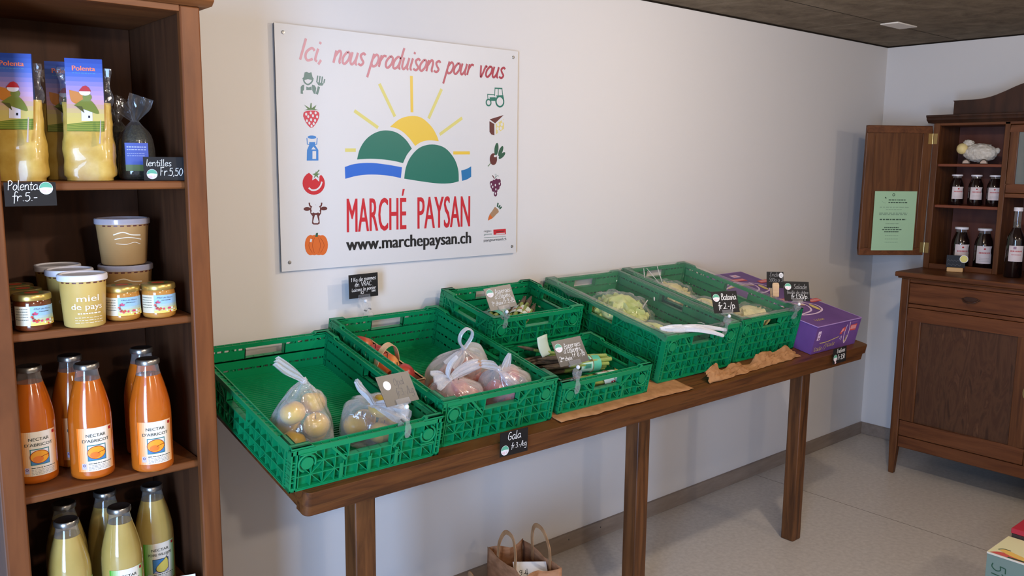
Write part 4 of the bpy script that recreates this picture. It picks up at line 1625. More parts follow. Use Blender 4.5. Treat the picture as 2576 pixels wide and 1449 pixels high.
m.grid(cr_, 90, 16, KRAFT)
tag(m.build('crumpled_paper', loc=TF(2.335, .0, 0), rot=TR, ang=25, solid=.0008), 'crumpled strip of brown paper on the table edge before the tall crates', 'paper')

# ================================================================== ENDIVE CARTON
PURP = noisy('carton_purple', [(0.4, (98, 64, 128)), (0.6, (107, 72, 138))], 6, rough=.5)
PURE = mat('carton_edge', (168, 136, 196), .6)
LIL = mat('carton_lilac', (222, 196, 224), .5)
YELC = mat('carton_yellow', (214, 190, 110), .5)
REDC = mat('carton_red', (206, 78, 72), .5)
PNKC = mat('carton_pink', (232, 158, 160), .5)
CW, CD, CH = .338, .605, .116
m = MB()
m.box(0, CW, 0, CD, 0, CH - .0012, PURP)
for a, b in (((0, 0), (CW, 0)), ((CW, 0), (CW, CD)), ((CW, CD), (0, CD)), ((0, CD), (0, 0))):
    m.bar((*a, CH - .001), (*b, CH - .001), .0035, .0026, (0, 0, 1), PURE)
m.add([(0.001, .001, CH), (CW - .001, .001, CH), (CW - .001, CD - .001, CH), (.001, CD - .001, CH)], [(0, 1, 2, 3)], PURP)
at = Art()


def scrawl(a, x, y, w_, h_, m_):
    """looped script too small to read"""
    n_ = max(3, int(w_ / .011))
    pts = []
    for i in range(n_):
        q = x + w_ * i / n_
        pts += [(q, y), (q + .006, y + h_ * (1.0 if i % 3 else 1.5)), (q + .002, y + h_ * .7), (q + .007, y)]
    a.stroke(pts, .0020, m_, 2, sm=True)


def emblem(a, cx, cy, k):
    """white swoosh with yellow leaf and red lettering block"""
    for off, w_ in ((0, .0075), (.016, .006), (.034, .005)):
        a.stroke([(cx - .16 * k, cy + (.02 + off) * k), (cx - .07 * k, cy + (.045 + off) * k), (cx + .03 * k, cy + (.022 + off * .6) * k)], w_ * k, LIL, 1, sm=True)
    a.stroke([(cx - .14 * k, cy + .024 * k), (cx - .04 * k, cy + .036 * k), (cx + .02 * k, cy + .02 * k)], .007 * k, YELC, 2, sm=True)
    a.stroke([(cx + .03 * k, cy + .05 * k), (cx + .075 * k, cy + .01 * k), (cx + .05 * k, cy - .035 * k), (cx - .03 * k, cy - .055 * k), (cx - .11 * k, cy - .045 * k), (cx - .02 * k, cy - .030 * k), (cx + .022 * k, cy + .005 * k), (cx + .03 * k, cy + .05 * k)], .007 * k, LIL, 1, sm=True)
    a.ell(cx + .043 * k, cy - .008 * k, .012 * k, .03 * k, YELC, 2, 16, -.3)
    a.poly([(cx + .085 * k, cy + .03 * k), (cx + .16 * k, cy + .03 * k), (cx + .165 * k, cy + .058 * k), (cx + .09 * k, cy + .055 * k)], REDC, 2)
    a.poly([(cx - .03 * k, cy + .075 * k), (cx + .05 * k, cy + .07 * k), (cx + .05 * k, cy + .095 * k), (cx - .03 * k, cy + .1 * k)], REDC, 2)
    a.lines(cx + .095 * k, cy + .036 * k, cx + .155 * k, 1, .01, PNKC, .014 * k, 3, 3)
    a.lines(cx - .025 * k, cy + .078 * k, cx + .045 * k, 1, .01, PNKC, .014 * k, 3, 4)


emblem(at, .185, .165, 1.12)
emblem(at, .185, .42, 1.12)
at.rect(.205, .545, .255, .575, LIL, 1)
at.ell(.23, .56, .008, .008, PNKC, 2, 10)
scrawl(at, .06, .045, .07, .010, YELC)
at.emit(m, flat_map((0, 0, CH), (1, 0, 0), (0, 1, 0), .0003))
af = Art()
af.rect(.016, .056, .038, .094, LIL, 1)
for x, y in ((.024, .078), (.030, .082), (.022, .066), (.031, .064), (.027, .061)):
    af.ell(x, y, .003, .003, S_PUR, 2, 8)
af.poly([(.185, .062), (.20, .086), (.222, .09), (.226, .072), (.208, .07), (.203, .060)], REDC, 1)
af.poly([(.192, .068), (.202, .084), (.214, .084), (.21, .072)], PNKC, 2)
af.stroke([(.232, .098), (.225, .06), (.232, .030), (.243, .018), (.255, .035), (.258, .07), (.250, .108)], .0045, LIL, 2, sm=True)
af.stroke([(.236, .028), (.244, .026), (.250, .05)], .005, YELC, 2, sm=True)
af.poly([(.262, .068), (.31, .066), (.314, .094), (.262, .092)], REDC, 1)
af.lines(.266, .073, .308, 1, .01, PNKC, .016, 2, 5)
af.lines(.258, .102, .315, 1, .01, mat('carton_violet', (150, 100, 160), .5), .004, 2, 6)
af.stroke([(.045, .042), (.09, .041), (.14, .046), (.185, .052)], .003, YELC, 1, sm=True)
scrawl(af, .014, .012, .060, .011, YELC)
af.stroke([(.08, .012), (.09, .03), (.098, .034), (.1, .02), (.092, .008)], .002, YELC, 2, sm=True)
scrawl(af, .108, .020, .060, .010, YELC)
af.stroke([(.196, .04), (.205, .052), (.21, .044), (.206, .034)], .003, LIL, 2, sm=True)
af.emit(m, flat_map((0, 0, 0), (1, 0, 0), (0, 0, 1), .0003))
tag(m.build('endive_carton', loc=TF(2.996, -.012, .0015), rot=TR, ang=30), 'purple printed carton of endives at the right end of the table', 'carton')

# ================================================================== PRICE CARDS


def sticker(a, x, y, r, bottle=True):
    a.ell(x, y, r, r, STK_W, 2, 24)
    a.poly([(x + r * .94 * math.cos(t), y + r * .94 * math.sin(t)) for t in [PI * i / 14 for i in range(15)]], STK_G, 3)
    a.stroke([(x - r * .9, y - r * .12), (x - r * .2, y + r * .05), (x + r * .9, y - r * .05)], r * .22, STK_W, 4, sm=True)
    a.poly([(x - r * .8, y - r * .3), (x, y - r * .25), (x + .05 * r, y - r * .8), (x - r * .45, y - r * .75)], STK_P, 4)
    a.ell(x + r * .42, y - r * .42, r * .17, r * .17, STK_P, 5, 10)


def card(label, c, ux, uy, w_, h_, draw, parts=None, face=None):
    """slate card; c centre, ux/uy its own axes"""
    c, ux = V(c), V(ux).normalized()
    uy = V(uy)
    uy = (uy - ux * ux.dot(uy)).normalized()
    n = ux.cross(uy)
    M = Matrix(((ux.x, uy.x, n.x, c.x), (ux.y, uy.y, n.y, c.y), (ux.z, uy.z, n.z, c.z), (0, 0, 0, 1)))
    t = bpy.data.objects.new('price_card', None)
    COL.objects.link(t)
    t.matrix_world = M
    tag(t, label, 'price card', 'chalk price cards')
    m = MB()
    m.box(-w_ / 2, w_ / 2, -h_ / 2, h_ / 2, -.0012, 0, face or BLACKBOARD)
    a = Art()
    draw(a, w_, h_)
    a.emit(m, lambda x, y, l: (x - w_ / 2, y - h_ / 2, .0001 * (l + 1)))
    m.build('card', t)
    return t, M


def clip(t, M, w_, h_, foot, ball_y=None):
    """clear holder under the card, white ball joint and a clear peg down to foot (world)"""
    m = MB()
    m.box(-.021, .021, -h_ / 2 - .003, -h_ / 2 + .010, .0012, .0035, CLEAR)
    m.box(-.021, .021, -h_ / 2 - .003, -h_ / 2 + .010, -.0045, -.0022, CLEAR)
    m.box(-.021, .021, -h_ / 2 - .006, -h_ / 2 - .003, -.0045, .0035, CLEAR)
    m.build('holder', t, bevel=.001)
    m = MB()
    b0 = V((0.006, -h_ / 2 - .012, -.0005))
    m.blob(b0, (.0058, .0062, .0058), PAPERW, (14, 10))
    m.build('ball_joint', t)
    f = M.inverted() @ V(foot)
    m = MB()
    d = f - b0
    L = d.length
    d.normalize()
    sx = V((1, 0, 0))
    sx = (sx - d * sx.dot(d)).normalized()
    nn = d.cross(sx)
    # peg outline: wide shoulders, pinched waist, jaw
    for off, k in ((-.0075, 1), (.0075, -1)):
        pr = [(.006, .10), (.010, .16), (.0105, .34), (.006, .46), (.0055, .58), (.009, .72), (.0095, .9), (.007, 1.06), (.003, 1.1)]
        poly = [(x, y) for x, y in pr] + [(-x, y) for x, y in reversed(pr)]

        def mp(a, b, t2, off=off, k=k):
            bend = k * -.006 * max(0, min(1, (b - .5) / .25))
            return b0 + d * (b * L) + sx * a + nn * (off + bend + t2)
        m.prism(poly, mp, -.0012, .0012, CLEAR)
    m.build('peg', t)
    m = MB()
    cpt = b0 + d * (L * .5)
    m.tube([cpt + sx * .0085 + nn * -.006, cpt + sx * .0085 + nn * .006], .0022, STEEL, 8)
    m.tube([cpt - sx * .0085 + nn * -.006, cpt - sx * .0085 + nn * .006], .0022, STEEL, 8)
    m.build('spring', t)


SLATE_T = mat('slate_sheen', (26, 24, 24), 0.40, 1.0)
C = CHALK
fl = lambda mx: None


def dA(a, w_, h_):
    a.hand('1 Kg de pommes', .007, .052, .0072, C, wd=.0012, width=w_ * .86, drop=.02)
    a.hand('en VRAC', .020, .036, .0082, C, wd=.0012, width=w_ * .58)
    a.hand('Laissez le panier', .009, .021, .0062, C, wd=.0011, width=w_ * .84, drop=.03)
    a.hand('ICI', .040, .012, .005, C, wd=.0011, squeeze=1.4)
    a.hand('Tare', .078, .015, .005, C, wd=.001)


def dB(a, w_, h_):
    f = mat('chalk_faint', (120, 116, 114), .8)
    a.ell(.024, .050, .0115, .0115, STK_W, 2, 24)
    a.hand('Opal', .046, .046, .011, f, wd=.0009)
    a.hand('fr.3.-/kg', .042, .020, .011, f, wd=.0009, squeeze=.95)


def dC(a, w_, h_):
    sticker(a, .018, .055, .013)
    a.hand('Asperges', .036, .050, .0088, C, wd=.0012, width=.060)
    a.hand("d'Eclépens", .030, .034, .0080, C, wd=.0012, width=.060)
    a.hand('1', .012, .013, .010, C, wd=.0012)
    a.hand('er', .018, .021, .004, C, wd=.0009)
    a.hand('choix', .026, .014, .0078, C, wd=.0012, width=.028)
    a.hand('Fr.9,-/b', .057, .015, .0092, C, wd=.0013, width=.042)


def dD(a, w_, h_):
    sticker(a, .017, .055, .013)
    a.hand('Asperges', .035, .050, .0090, C, wd=.0012, width=.060)
    a.hand("d'Eclépens", .029, .036, .0082, C, wd=.0012, width=.062)
    a.hand('2', .006, .014, .0095, C, wd=.0012)
    a.hand('ème', .013, .021, .004, C, wd=.0009)
    a.hand('choix', .024, .014, .0078, C, wd=.0012, width=.026)
    a.hand('Fr 8.-/b', .053, .019, .0098, C, wd=.0013, width=.046)


def dE(a, w_, h_):
    sticker(a, .017, .016, .0135)
    a.hand('Gala', .026, .042, .0125, C, wd=.0019, squeeze=1.25)
    a.hand('fr.3.-/kg', .038, .017, .0085, C, wd=.0013, width=.056)


def dF(a, w_, h_):
    sticker(a, .017, .053, .0135)
    a.hand('Batavia', .036, .045, .0125, C, wd=.0019, width=.060)
    a.hand('fr.2.-/p.', .018, .014, .0125, C, wd=.0019, width=.072)


def dG(a, w_, h_):
    sticker(a, .017, .055, .013)
    f = mat('chalk_grey', (150, 148, 146), .8)
    a.hand('Salade', .040, .047, .0105, f, wd=.0014, width=.054)
    a.hand('feuille de chêne', .010, .028, .0068, f, wd=.0011, width=.088)
    a.hand('fr.1,50/p.', .026, .010, .0095, C, wd=.0017, width=.070)


def dH(a, w_, h_):
    a.ell(w_ - .010, h_ - .014, .009, .011, STK_W, 2, 16)
    f = mat('chalk_grey', (150, 148, 146), .8)
    a.hand('Endives', .012, .047, .009, f, wd=.0012, width=.062)
    a.hand('500g à 3.-'.replace('à', 'a'), .010, .026, .009, f, wd=.0012, width=.066)


def dI(a, w_, h_):
    sticker(a, .016, .024, .0135)
    a.ell(.018, .006, .006, .005, STK_P, 2, 12)
    a.hand('Endives', .026, .042, .0098, C, wd=.0018, width=.062)
    a.hand('Fr.3,50', .034, .014, .0115, C, wd=.0022, width=.054)


t, M = card('black slate card reading 1 Kg de pommes en VRAC above the second crate', (1.352, -.051, 1.171), (1, 0, .015), (-.039, 0, .999), .103, .074, dA)
clip(t, M, .103, .074, TF(1.372, .606, H2 - .012))
t, M = card('tilted card with plain white sticker on the front of the left crate', (1.076, -.667, 1.020), (.985, .160, -.03), (-.085, .545, .838), .103, .076, dB, face=SLATE_T)
clip(t, M, .105, .072, TF(1.094, -.030, H1 - .014))
t, M = card('slate card reading Asperges 1er choix on the stacked crate', (1.671, -.332, 1.139), (.996, -.055, .068), (-.121, .46, .88), .103, .073, dC, face=SLATE_T)
clip(t, M, .103, .073, TF(1.682, .330, (.0845 + H4 - .016)))
t, M = card('slate card reading Asperges 2ème choix on the front asparagus crate', (1.684, -.632, 1.020), (.985, -.10, .055), (-.20, .54, .82), .106, .078, dD, face=SLATE_T)
clip(t, M, .106, .076, TF(1.708, .008, H4 - .014))
t, M = card('black slate card reading Gala stuck to the front of the table beam', (1.439, -.673, .812), (.999, 0, -.02), (-.03, 0, .999), .098, .066, dE)
t, M = card('black slate card reading Batavia between the two tall crates', (2.422, -.630, 1.089), (.939, -.345, -.007), (.05, .38, .92), .102, .075, dF)
clip(t, M, .102, .075, TF(2.438, .040, H5 - .012))
t, M = card('black slate card reading Salade feuille de chêne over the purple carton', (2.897, -.613, 1.080), (.851, -.523, -.04), (.12, .33, .935), .103, .075, dG)
clip(t, M, .103, .075, TF(2.905, .056, H5 - .012))
t, M = card('slate card about Endives held in a wooden peg on top of the carton', (3.060, -.415, 1.088), (.80, -.60, -.02), (.20, .10, .97), .070, .066, dH)
m = MB()
m.prism([(-.013, -.070), (.013, -.070), (.014, -.020), (.011, -.012), (-.011, -.012), (-.014, -.020)], lambda a, b, t2: (a, b, t2), .001, .010, CHIP)
m.prism([(-.013, -.070), (.013, -.070), (.014, -.024), (-.014, -.024)], lambda a, b, t2: (a - .004, b - .004, t2), -.012, -.003, CHIP)
m.build('wooden_peg', t, bevel=.002)
t, M = card('small slate card reading Endives Fr.3,50 on the right end of the table beam', (3.140, -.673, .809), (.999, 0, .02), (-.10, 0, .99), .100, .062, dI)

# ================================================================== GOODS ON THE BOOKCASE
CAP = mat('cap_metal', (150, 146, 138), 0.28, 0.5, 0.9)
CAPD = mat('cap_dark', (38, 32, 30), 0.4, 0.5, 0.2)
JUICE = noisy('apricot_nectar', [(0.3, (182, 86, 16)), (0.7, (196, 102, 26))], 9, rough=.12, spec=.6, coat=.6)
PEAR = noisy('pear_nectar', [(0.3, (172, 146, 76)), (0.7, (186, 160, 92))], 9, rough=.12, spec=.6, coat=.6)
GLASS = film('bottle_glass', (200, 200, 195), base=.04, edge=.40, rough=.05, bscale=8, bstr=.02)
L_CREAM = mat('label_cream', (236, 226, 208), .5)
L_INK = mat('label_ink', (66, 72, 64), .5)
L_RED = mat('label_red', (176, 30, 34), .5)
L_TEAL = mat('label_teal', (52, 122, 124), .5)
L_BLUE = mat('label_blue', (70, 128, 178), .5)
L_DARKR = mat('label_dark_red', (150, 34, 20), .5)
L_APR = mat('label_apricot', (236, 158, 40), .5)
L_LILAC = mat('label_lilac', (196, 186, 214), .5)


def blend(a, b, t):
    return tuple(p + (q - p) * t for p, q in zip(a, b))


def nectar(juice, side_col, words, fruit):
    root = bpy.data.objects.new('nectar_bottle', None)
    COL.objects.link(root)
    m = MB()
    pr = [(0, 0), (.039, 0), (.0445, .005), (.0448, .012), (.0446, .12), (.0440, .140), (.0415, .160), (.0370, .180), (.0318, .200), (.0275, .214), (.0262, .219)]
    m.lathe(pr, juice, 36)
    m.build('juice_body', root, ang=60)
    m = MB()
    m.lathe([(.0262, .219), (.0240, .228), (.0225, .236), (.0222, .247), (.0235, .249), (.0235, .252)], GLASS, 32)
    m.lathe([(.0262, .2192), (0, .2192)], juice, 32)
    m.build('glass_neck', root, ang=60)
    m = MB()
    m.lathe([(.0225, .243), (.0252, .243), (.0256, .245), (.0256, .252), (.0235, .2545), (.0205, .2545), (.019, .2535), (0, .2535)], CAP, 32, mfun=lambda k: CAP if k < 4 else CAPD)
    m.build('cap', root, ang=40)
    a = Art()
    W, H = .079, .098
    for i in range(20):
        x0 = -W / 2 + W * i / 20
        t = abs(i - 10.5) / 10
        t = max(0, (t - .42) / .58) ** 1.1
        k = round(t * 6)
        a.rect(x0, 0, x0 + W / 20, H, mat('label_%s_%d' % (words[1], k), blend((236, 226, 208), side_col, k / 6), .5), 0, 1)
    a.type(words[0], 0, .078, .0068, L_INK, .040, bold=.02, align='C')
    a.type(words[1], 0, .066, .0065, L_INK, .056, bold=.02, align='C')
    fruit(a)
    a.rect(.029, .088, .036, .0945, L_RED, 1, 2)
    a.rect(-.031, .006, -.022, .019, L_LILAC, 1, 2)
    a.ring(-.0265, .0145, .0024, .0011, S_PUR, 2, 8)
    a.lines(-.018, .017, .032, 1, .004, L_INK, .0016, 1, 2)
    a.lines(-.018, .013, .030, 4, .0032, mat('label_grey', (160, 156, 150), .5), .0011, 1, 3)
    m = MB()
    a.emit(m, cyl_map(.0449, .020, 0))
    m.build('label', root, ang=60)
    return root


def apricot(a):
    a.rect(-.019, .024, .019, .060, L_TEAL, 1, 4)
    a.rect(-.017, .026, .017, .058, PAPERW, 2, 4)
    a.rect(-.017, .026, .017, .036, L_BLUE, 3, 4)
    a.ell(-.001, .0425, .0185, .0150, L_DARKR, 4, 24)
    a.ell(-.001, .0425, .0172, .0137, L_APR, 5, 24)
    a.ell(-.004, .0375, .010, .0070, mat('label_apricot_deep', (226, 120, 40), .5), 6, 18)
    a.stroke([(.017, .045), (.008, .044), (.001, .041)], .0011, L_DARKR, 7, sm=True)


def pearfruit(a):
    a.rect(-.019, .022, .019, .058, INK, 1, 4)
    a.rect(-.0178, .0232, .0178, .0568, L_BLUE, 2, 4)
    a.poly([(-.0178, .0232), (.0178, .0232), (.0178, .050)], L_LILAC, 3)
    body = smooth([(.012, .060), (.006, .054), (-.004, .046), (-.012, .036), (-.010, .026), (.004, .0225), (.016, .030), (.017, .044), (.016, .056), (.012, .060)], 4)[:-1]
    a.poly(body, INK, 4)
    a.poly([((x - .004) * .92 + .004, (y - .042) * .92 + .042) for x, y in body], mat('label_pear', (222, 200, 96), .5), 5)
    a.stroke([(.012, .060), (.017, .066)], .0013, INK, 4)


def face(x, y, extra=0.0):
    """heading of a print that looks at the shopper"""
    return math.atan2(CAM.y - y, CAM.x - x) + extra


def spread(make, spots, z, group, cat, name):
    base = None
    for x, y, ex, lab in spots:
        o = make() if base is None else copy_tree(base)
        base = base or o
        tag(o, lab, cat, group)
        place(o, (x, y, z), (0, 0, face(x, y, ex)))


spread(lambda: nectar(JUICE, (238, 134, 44), ('NECTAR', "D'ABRICOT"), apricot),
       [(.375, -.294, .22, 'apricot nectar bottle at the left end of its shelf beside the left stile'),
        (.479, -.342, .22, 'apricot nectar bottle in the middle of the front row'),
        (.597, -.379, .20, 'apricot nectar bottle at the front right of its shelf'),
        (.470, -.236, .3, 'apricot nectar bottle hidden behind the middle bottle'),
        (.622, -.255, .2, 'apricot nectar bottle behind the front right bottle with only its cap showing')],
       SHELF_Z[2] + .0005, 'apricot nectar bottles', 'bottle', 'nectar_bottle')
spread(lambda: nectar(PEAR, (100, 172, 62), ('NECTAR', 'POIRE WILLIAMS'), pearfruit),
       [(.418, -.338, .55, 'pear nectar bottle at the front left of the lowest visible shelf'),
        (.530, -.334, .22, 'pear nectar bottle at the front centre of the lowest visible shelf'),
        (.438, -.232, .5, 'pear nectar bottle behind the front left pear bottle'),
        (.532, -.214, .5, 'pear nectar bottle behind the front centre pear bottle'),
        (.632, -.245, .25, 'pear nectar bottle in shadow at the back right, full label showing')],
       SHELF_Z[3] + .0005, 'pear nectar bottles', 'bottle', 'nectar_bottle')

# ------------------------------------------------------------------ honey jars
HON = noisy('honey_cream', [(0.3, (176, 116, 44)), (0.7, (196, 138, 64))], 10, rough=.12, spec=.6, coat=.6)
HOND = noisy('honey_dark', [(0.3, (84, 34, 14)), (0.7, (112, 52, 22))], 10, rough=.1, spec=.6, coat=.6)
GOLD = mat('lid_gold', (196, 166, 92), .3, .5, .75)
H_BLUE = mat('honey_label_blue', (150, 190, 224), .5)
H_YEL = mat('honey_label_yellow', (228, 208, 112), .5)
H_CRM = mat('honey_label_cream', (222, 208, 178), .5)
H_PINK = mat('honey_label_pink', (206, 66, 104), .5)
H_RED = mat('honey_label_red', (206, 74, 44), .5)


def jar(honey):
    root = bpy.data.objects.new('honey_jar', None)
    COL.objects.link(root)
    m = MB()
    m.lathe([(0, 0), (.030, 0), (.0345, .004), (.0355, .010), (.0355, .054), (.0345, .061), (.0325, .066)], honey, 32)
    m.build('glass_body', root, ang=60)
    m = MB()
    lid = [(.032, .064), (.0362, .064), (.0368, .066), (.0364, .074), (.0345, .0765), (.031, .077), (0, .0768)]
    m.lathe(lid, GOLD, 36)
    m.lathe([(.014, .0772), (0, .0773)], H_RED, 24)
    m.lathe([(.022, .0770), (.0142, .0771)], mat('lid_green', (96, 116, 60), .4), 24)
    m.build('lid', root, ang=35)
    a = Art()
    W, H = .095, .040
    a.rect(-W / 2, 0, W / 2, H, H_CRM, 0, 18)
    a.rect(-W / 2 + .034, 0, W / 2, H, H_BLUE, 1, 12)
    for k in range(4):
        a.rect(-W / 2 + .034, 0, W / 2, .020 - k * .005, mat('honey_label_mix_%d' % k, blend((150, 190, 224), (230, 208, 104), (k + 1) / 4), .5), 2 + k, 12)
    a.lines(-W / 2 + .004, .034, -W / 2 + .030, 5, .0055, L_INK, .0010, 2, 5)
    a.type('Miel de fleurs', .010, .033, .0030, L_INK, .034, l=7, align='C', shear=.2)
    a.lines(.002, .028, .022, 1, .004, L_INK, .0012, 7, 8)
    r = random.Random(3)
    for k in range(16):
        a.ell(-.012 + r.uniform(-.004, .052), .004 + r.uniform(-.002, .007), r.uniform(.0012, .0034), r.uniform(.001, .0026), [H_PINK, H_RED, H_YEL, PAPERW][k % 4], 7, 8)
    for q in range(9):
        a.ell(-.006 + r.uniform(-.006, .006), .014 + r.uniform(-.005, .012), .0018, .0028, [H_PINK, H_RED, L_DARKR][q % 3], 8, 8, r.uniform(-1, 1))
    m = MB()
    a.emit(m, cyl_map(.0357, .013, 0))
    m.build('label', root, ang=60)
    return root


spread(lambda: jar(HOND), [(.378, -.364, .25, 'dark honey jar at the front left of the honey shelf'),
                           (.377, -.288, .3, 'dark honey jar second in the left row of three'),
                           (.376, -.212, .3, 'dark honey jar at the back of the left row of three')], SHELF_Z[1] + .0005, 'dark honey jars', 'jar', 'honey_jar')
spread(lambda: jar(HON), [(.558, -.357, .10, 'light honey jar standing beside the front white lidded tub'),
                          (.632, -.368, .10, 'light honey jar nearest the right end of the honey shelf')], SHELF_Z[1] + .0005, 'light honey jars', 'jar', 'honey_jar')

# ------------------------------------------------------------------ honey tubs
TUB = noisy('honey_tub', [(0.3, (196, 160, 82)), (0.7, (210, 178, 104))], 7, rough=.35, spec=.4)
TUBG = noisy('big_tub', [(0.3, (176, 134, 82)), (0.7, (192, 152, 100))], 7, rough=.35, spec=.4)
LIDW = mat('lid_white', (226, 222, 226), .4)
T_WHT = mat('tub_print_white', (238, 226, 200), .5)


def tub(r0, r1, h, body, lid, printed):
    root = bpy.data.objects.new('honey_tub', None)
    COL.objects.link(root)
    m = MB()
    m.lathe([(0, 0), (r0 - .003, 0), (r0, .003), (r1 * .985, h - .012), (r1, h - .010)], body, 36)
    m.build('tub_body', root, ang=50)
    m = MB()
    m.lathe([(r1 - .002, h - .013), (r1 + .002, h - .013), (r1 + .0026, h - .011), (r1 + .0024, h - .002), (r1 + .0008, h), (r1 - .003, h), (r1 - .0045, h - .003), (0, h - .003)], lid, 36)
    m.build('lid', root, ang=35)
    a = Art()
    if printed:
        a.type('miel', .0, .057, .0135, T_WHT, .040, bold=.02, align='C')
        a.type('de pays', -.002, .040, .0125, T_WHT, .058, bold=.02, align='C')
        a.lines(-.020, .030, .024, 1, .005, T_WHT, .0026, 2, 4)
        a.lines(-.026, .022, .030, 3, .0055, T_WHT, .0010, 2, 7)
    else:
        a.stroke([(-.028, .072), (-.01, .078), (.006, .072), (.026, .070)], .0024, T_WHT, 2, sm=True)
        a.stroke([(-.026, .062), (0, .066), (.028, .060)], .0018, T_WHT, 2, sm=True)
        a.stroke([(-.024, .052), (-.004, .05), (.012, .054), (.026, .049)], .0012, T_WHT, 2, sm=True)
    for k in range(9):
        a.rect(-.05 + k * .012, h - .017, -.043 + k * .012, h - .0145, S_BRN, 1, 2)
    m = MB()
    a.emit(m, cyl_map(r0, 0.0, 0, r1, h))
    m.build('label_print', root, ang=60)
    return root


spread(lambda: tub(.040, .0465, .112, TUB, LIDW, True), [(.473, -.380, .20, 'yellow honey tub reading miel de pays at the front with white lid'),
                                                       (.471, -.281, .2, 'yellow honey tub with white lid in the middle of its row'),
                                                       (.470, -.182, .2, 'yellow honey tub with white lid at the back of its row')], SHELF_Z[1] + .0005, 'honey tubs with white lids', 'tub', 'honey_tub')
bt = tub(.049, .058, .108, TUBG, film('lid_clear', (214, 206, 214), .5, .8, .3, 10, .05), False)
tag(bt, 'large honey tub with clear lid underneath the stacked one', 'tub', 'large honey tubs')
place(bt, (.607, -.222, SHELF_Z[1] + .0005), (0, 0, face(.607, -.222, .1)))
b2 = copy_tree(bt)
tag(b2, 'large honey tub with clear lid stacked on another tub', 'tub', 'large honey tubs')
place(b2, (.605, -.222, SHELF_Z[1] + .1085), (0, 0, face(.605, -.222, .2)))

# ------------------------------------------------------------------ polenta bags
POL = noisy('polenta', [(0.3, (188, 148, 60)), (0.6, (204, 168, 80)), (0.8, (212, 180, 100))], 30, rough=.35, spec=.5, coat=.3, bump=.25, bdist=.002)
P_ORG = mat('polenta_print_orange', (226, 120, 92), .5)
P_WHT = mat('polenta_print_white', (226, 220, 230), .5)
P_COB = mat('polenta_print_cob', (196, 122, 44), .5)
P_LF = mat('polenta_print_leaf', (118, 126, 50), .5)
P_FD = mat('polenta_print_field', (112, 128, 40), .5)
P_FD2 = mat('polenta_print_field_light', (160, 160, 60), .5)


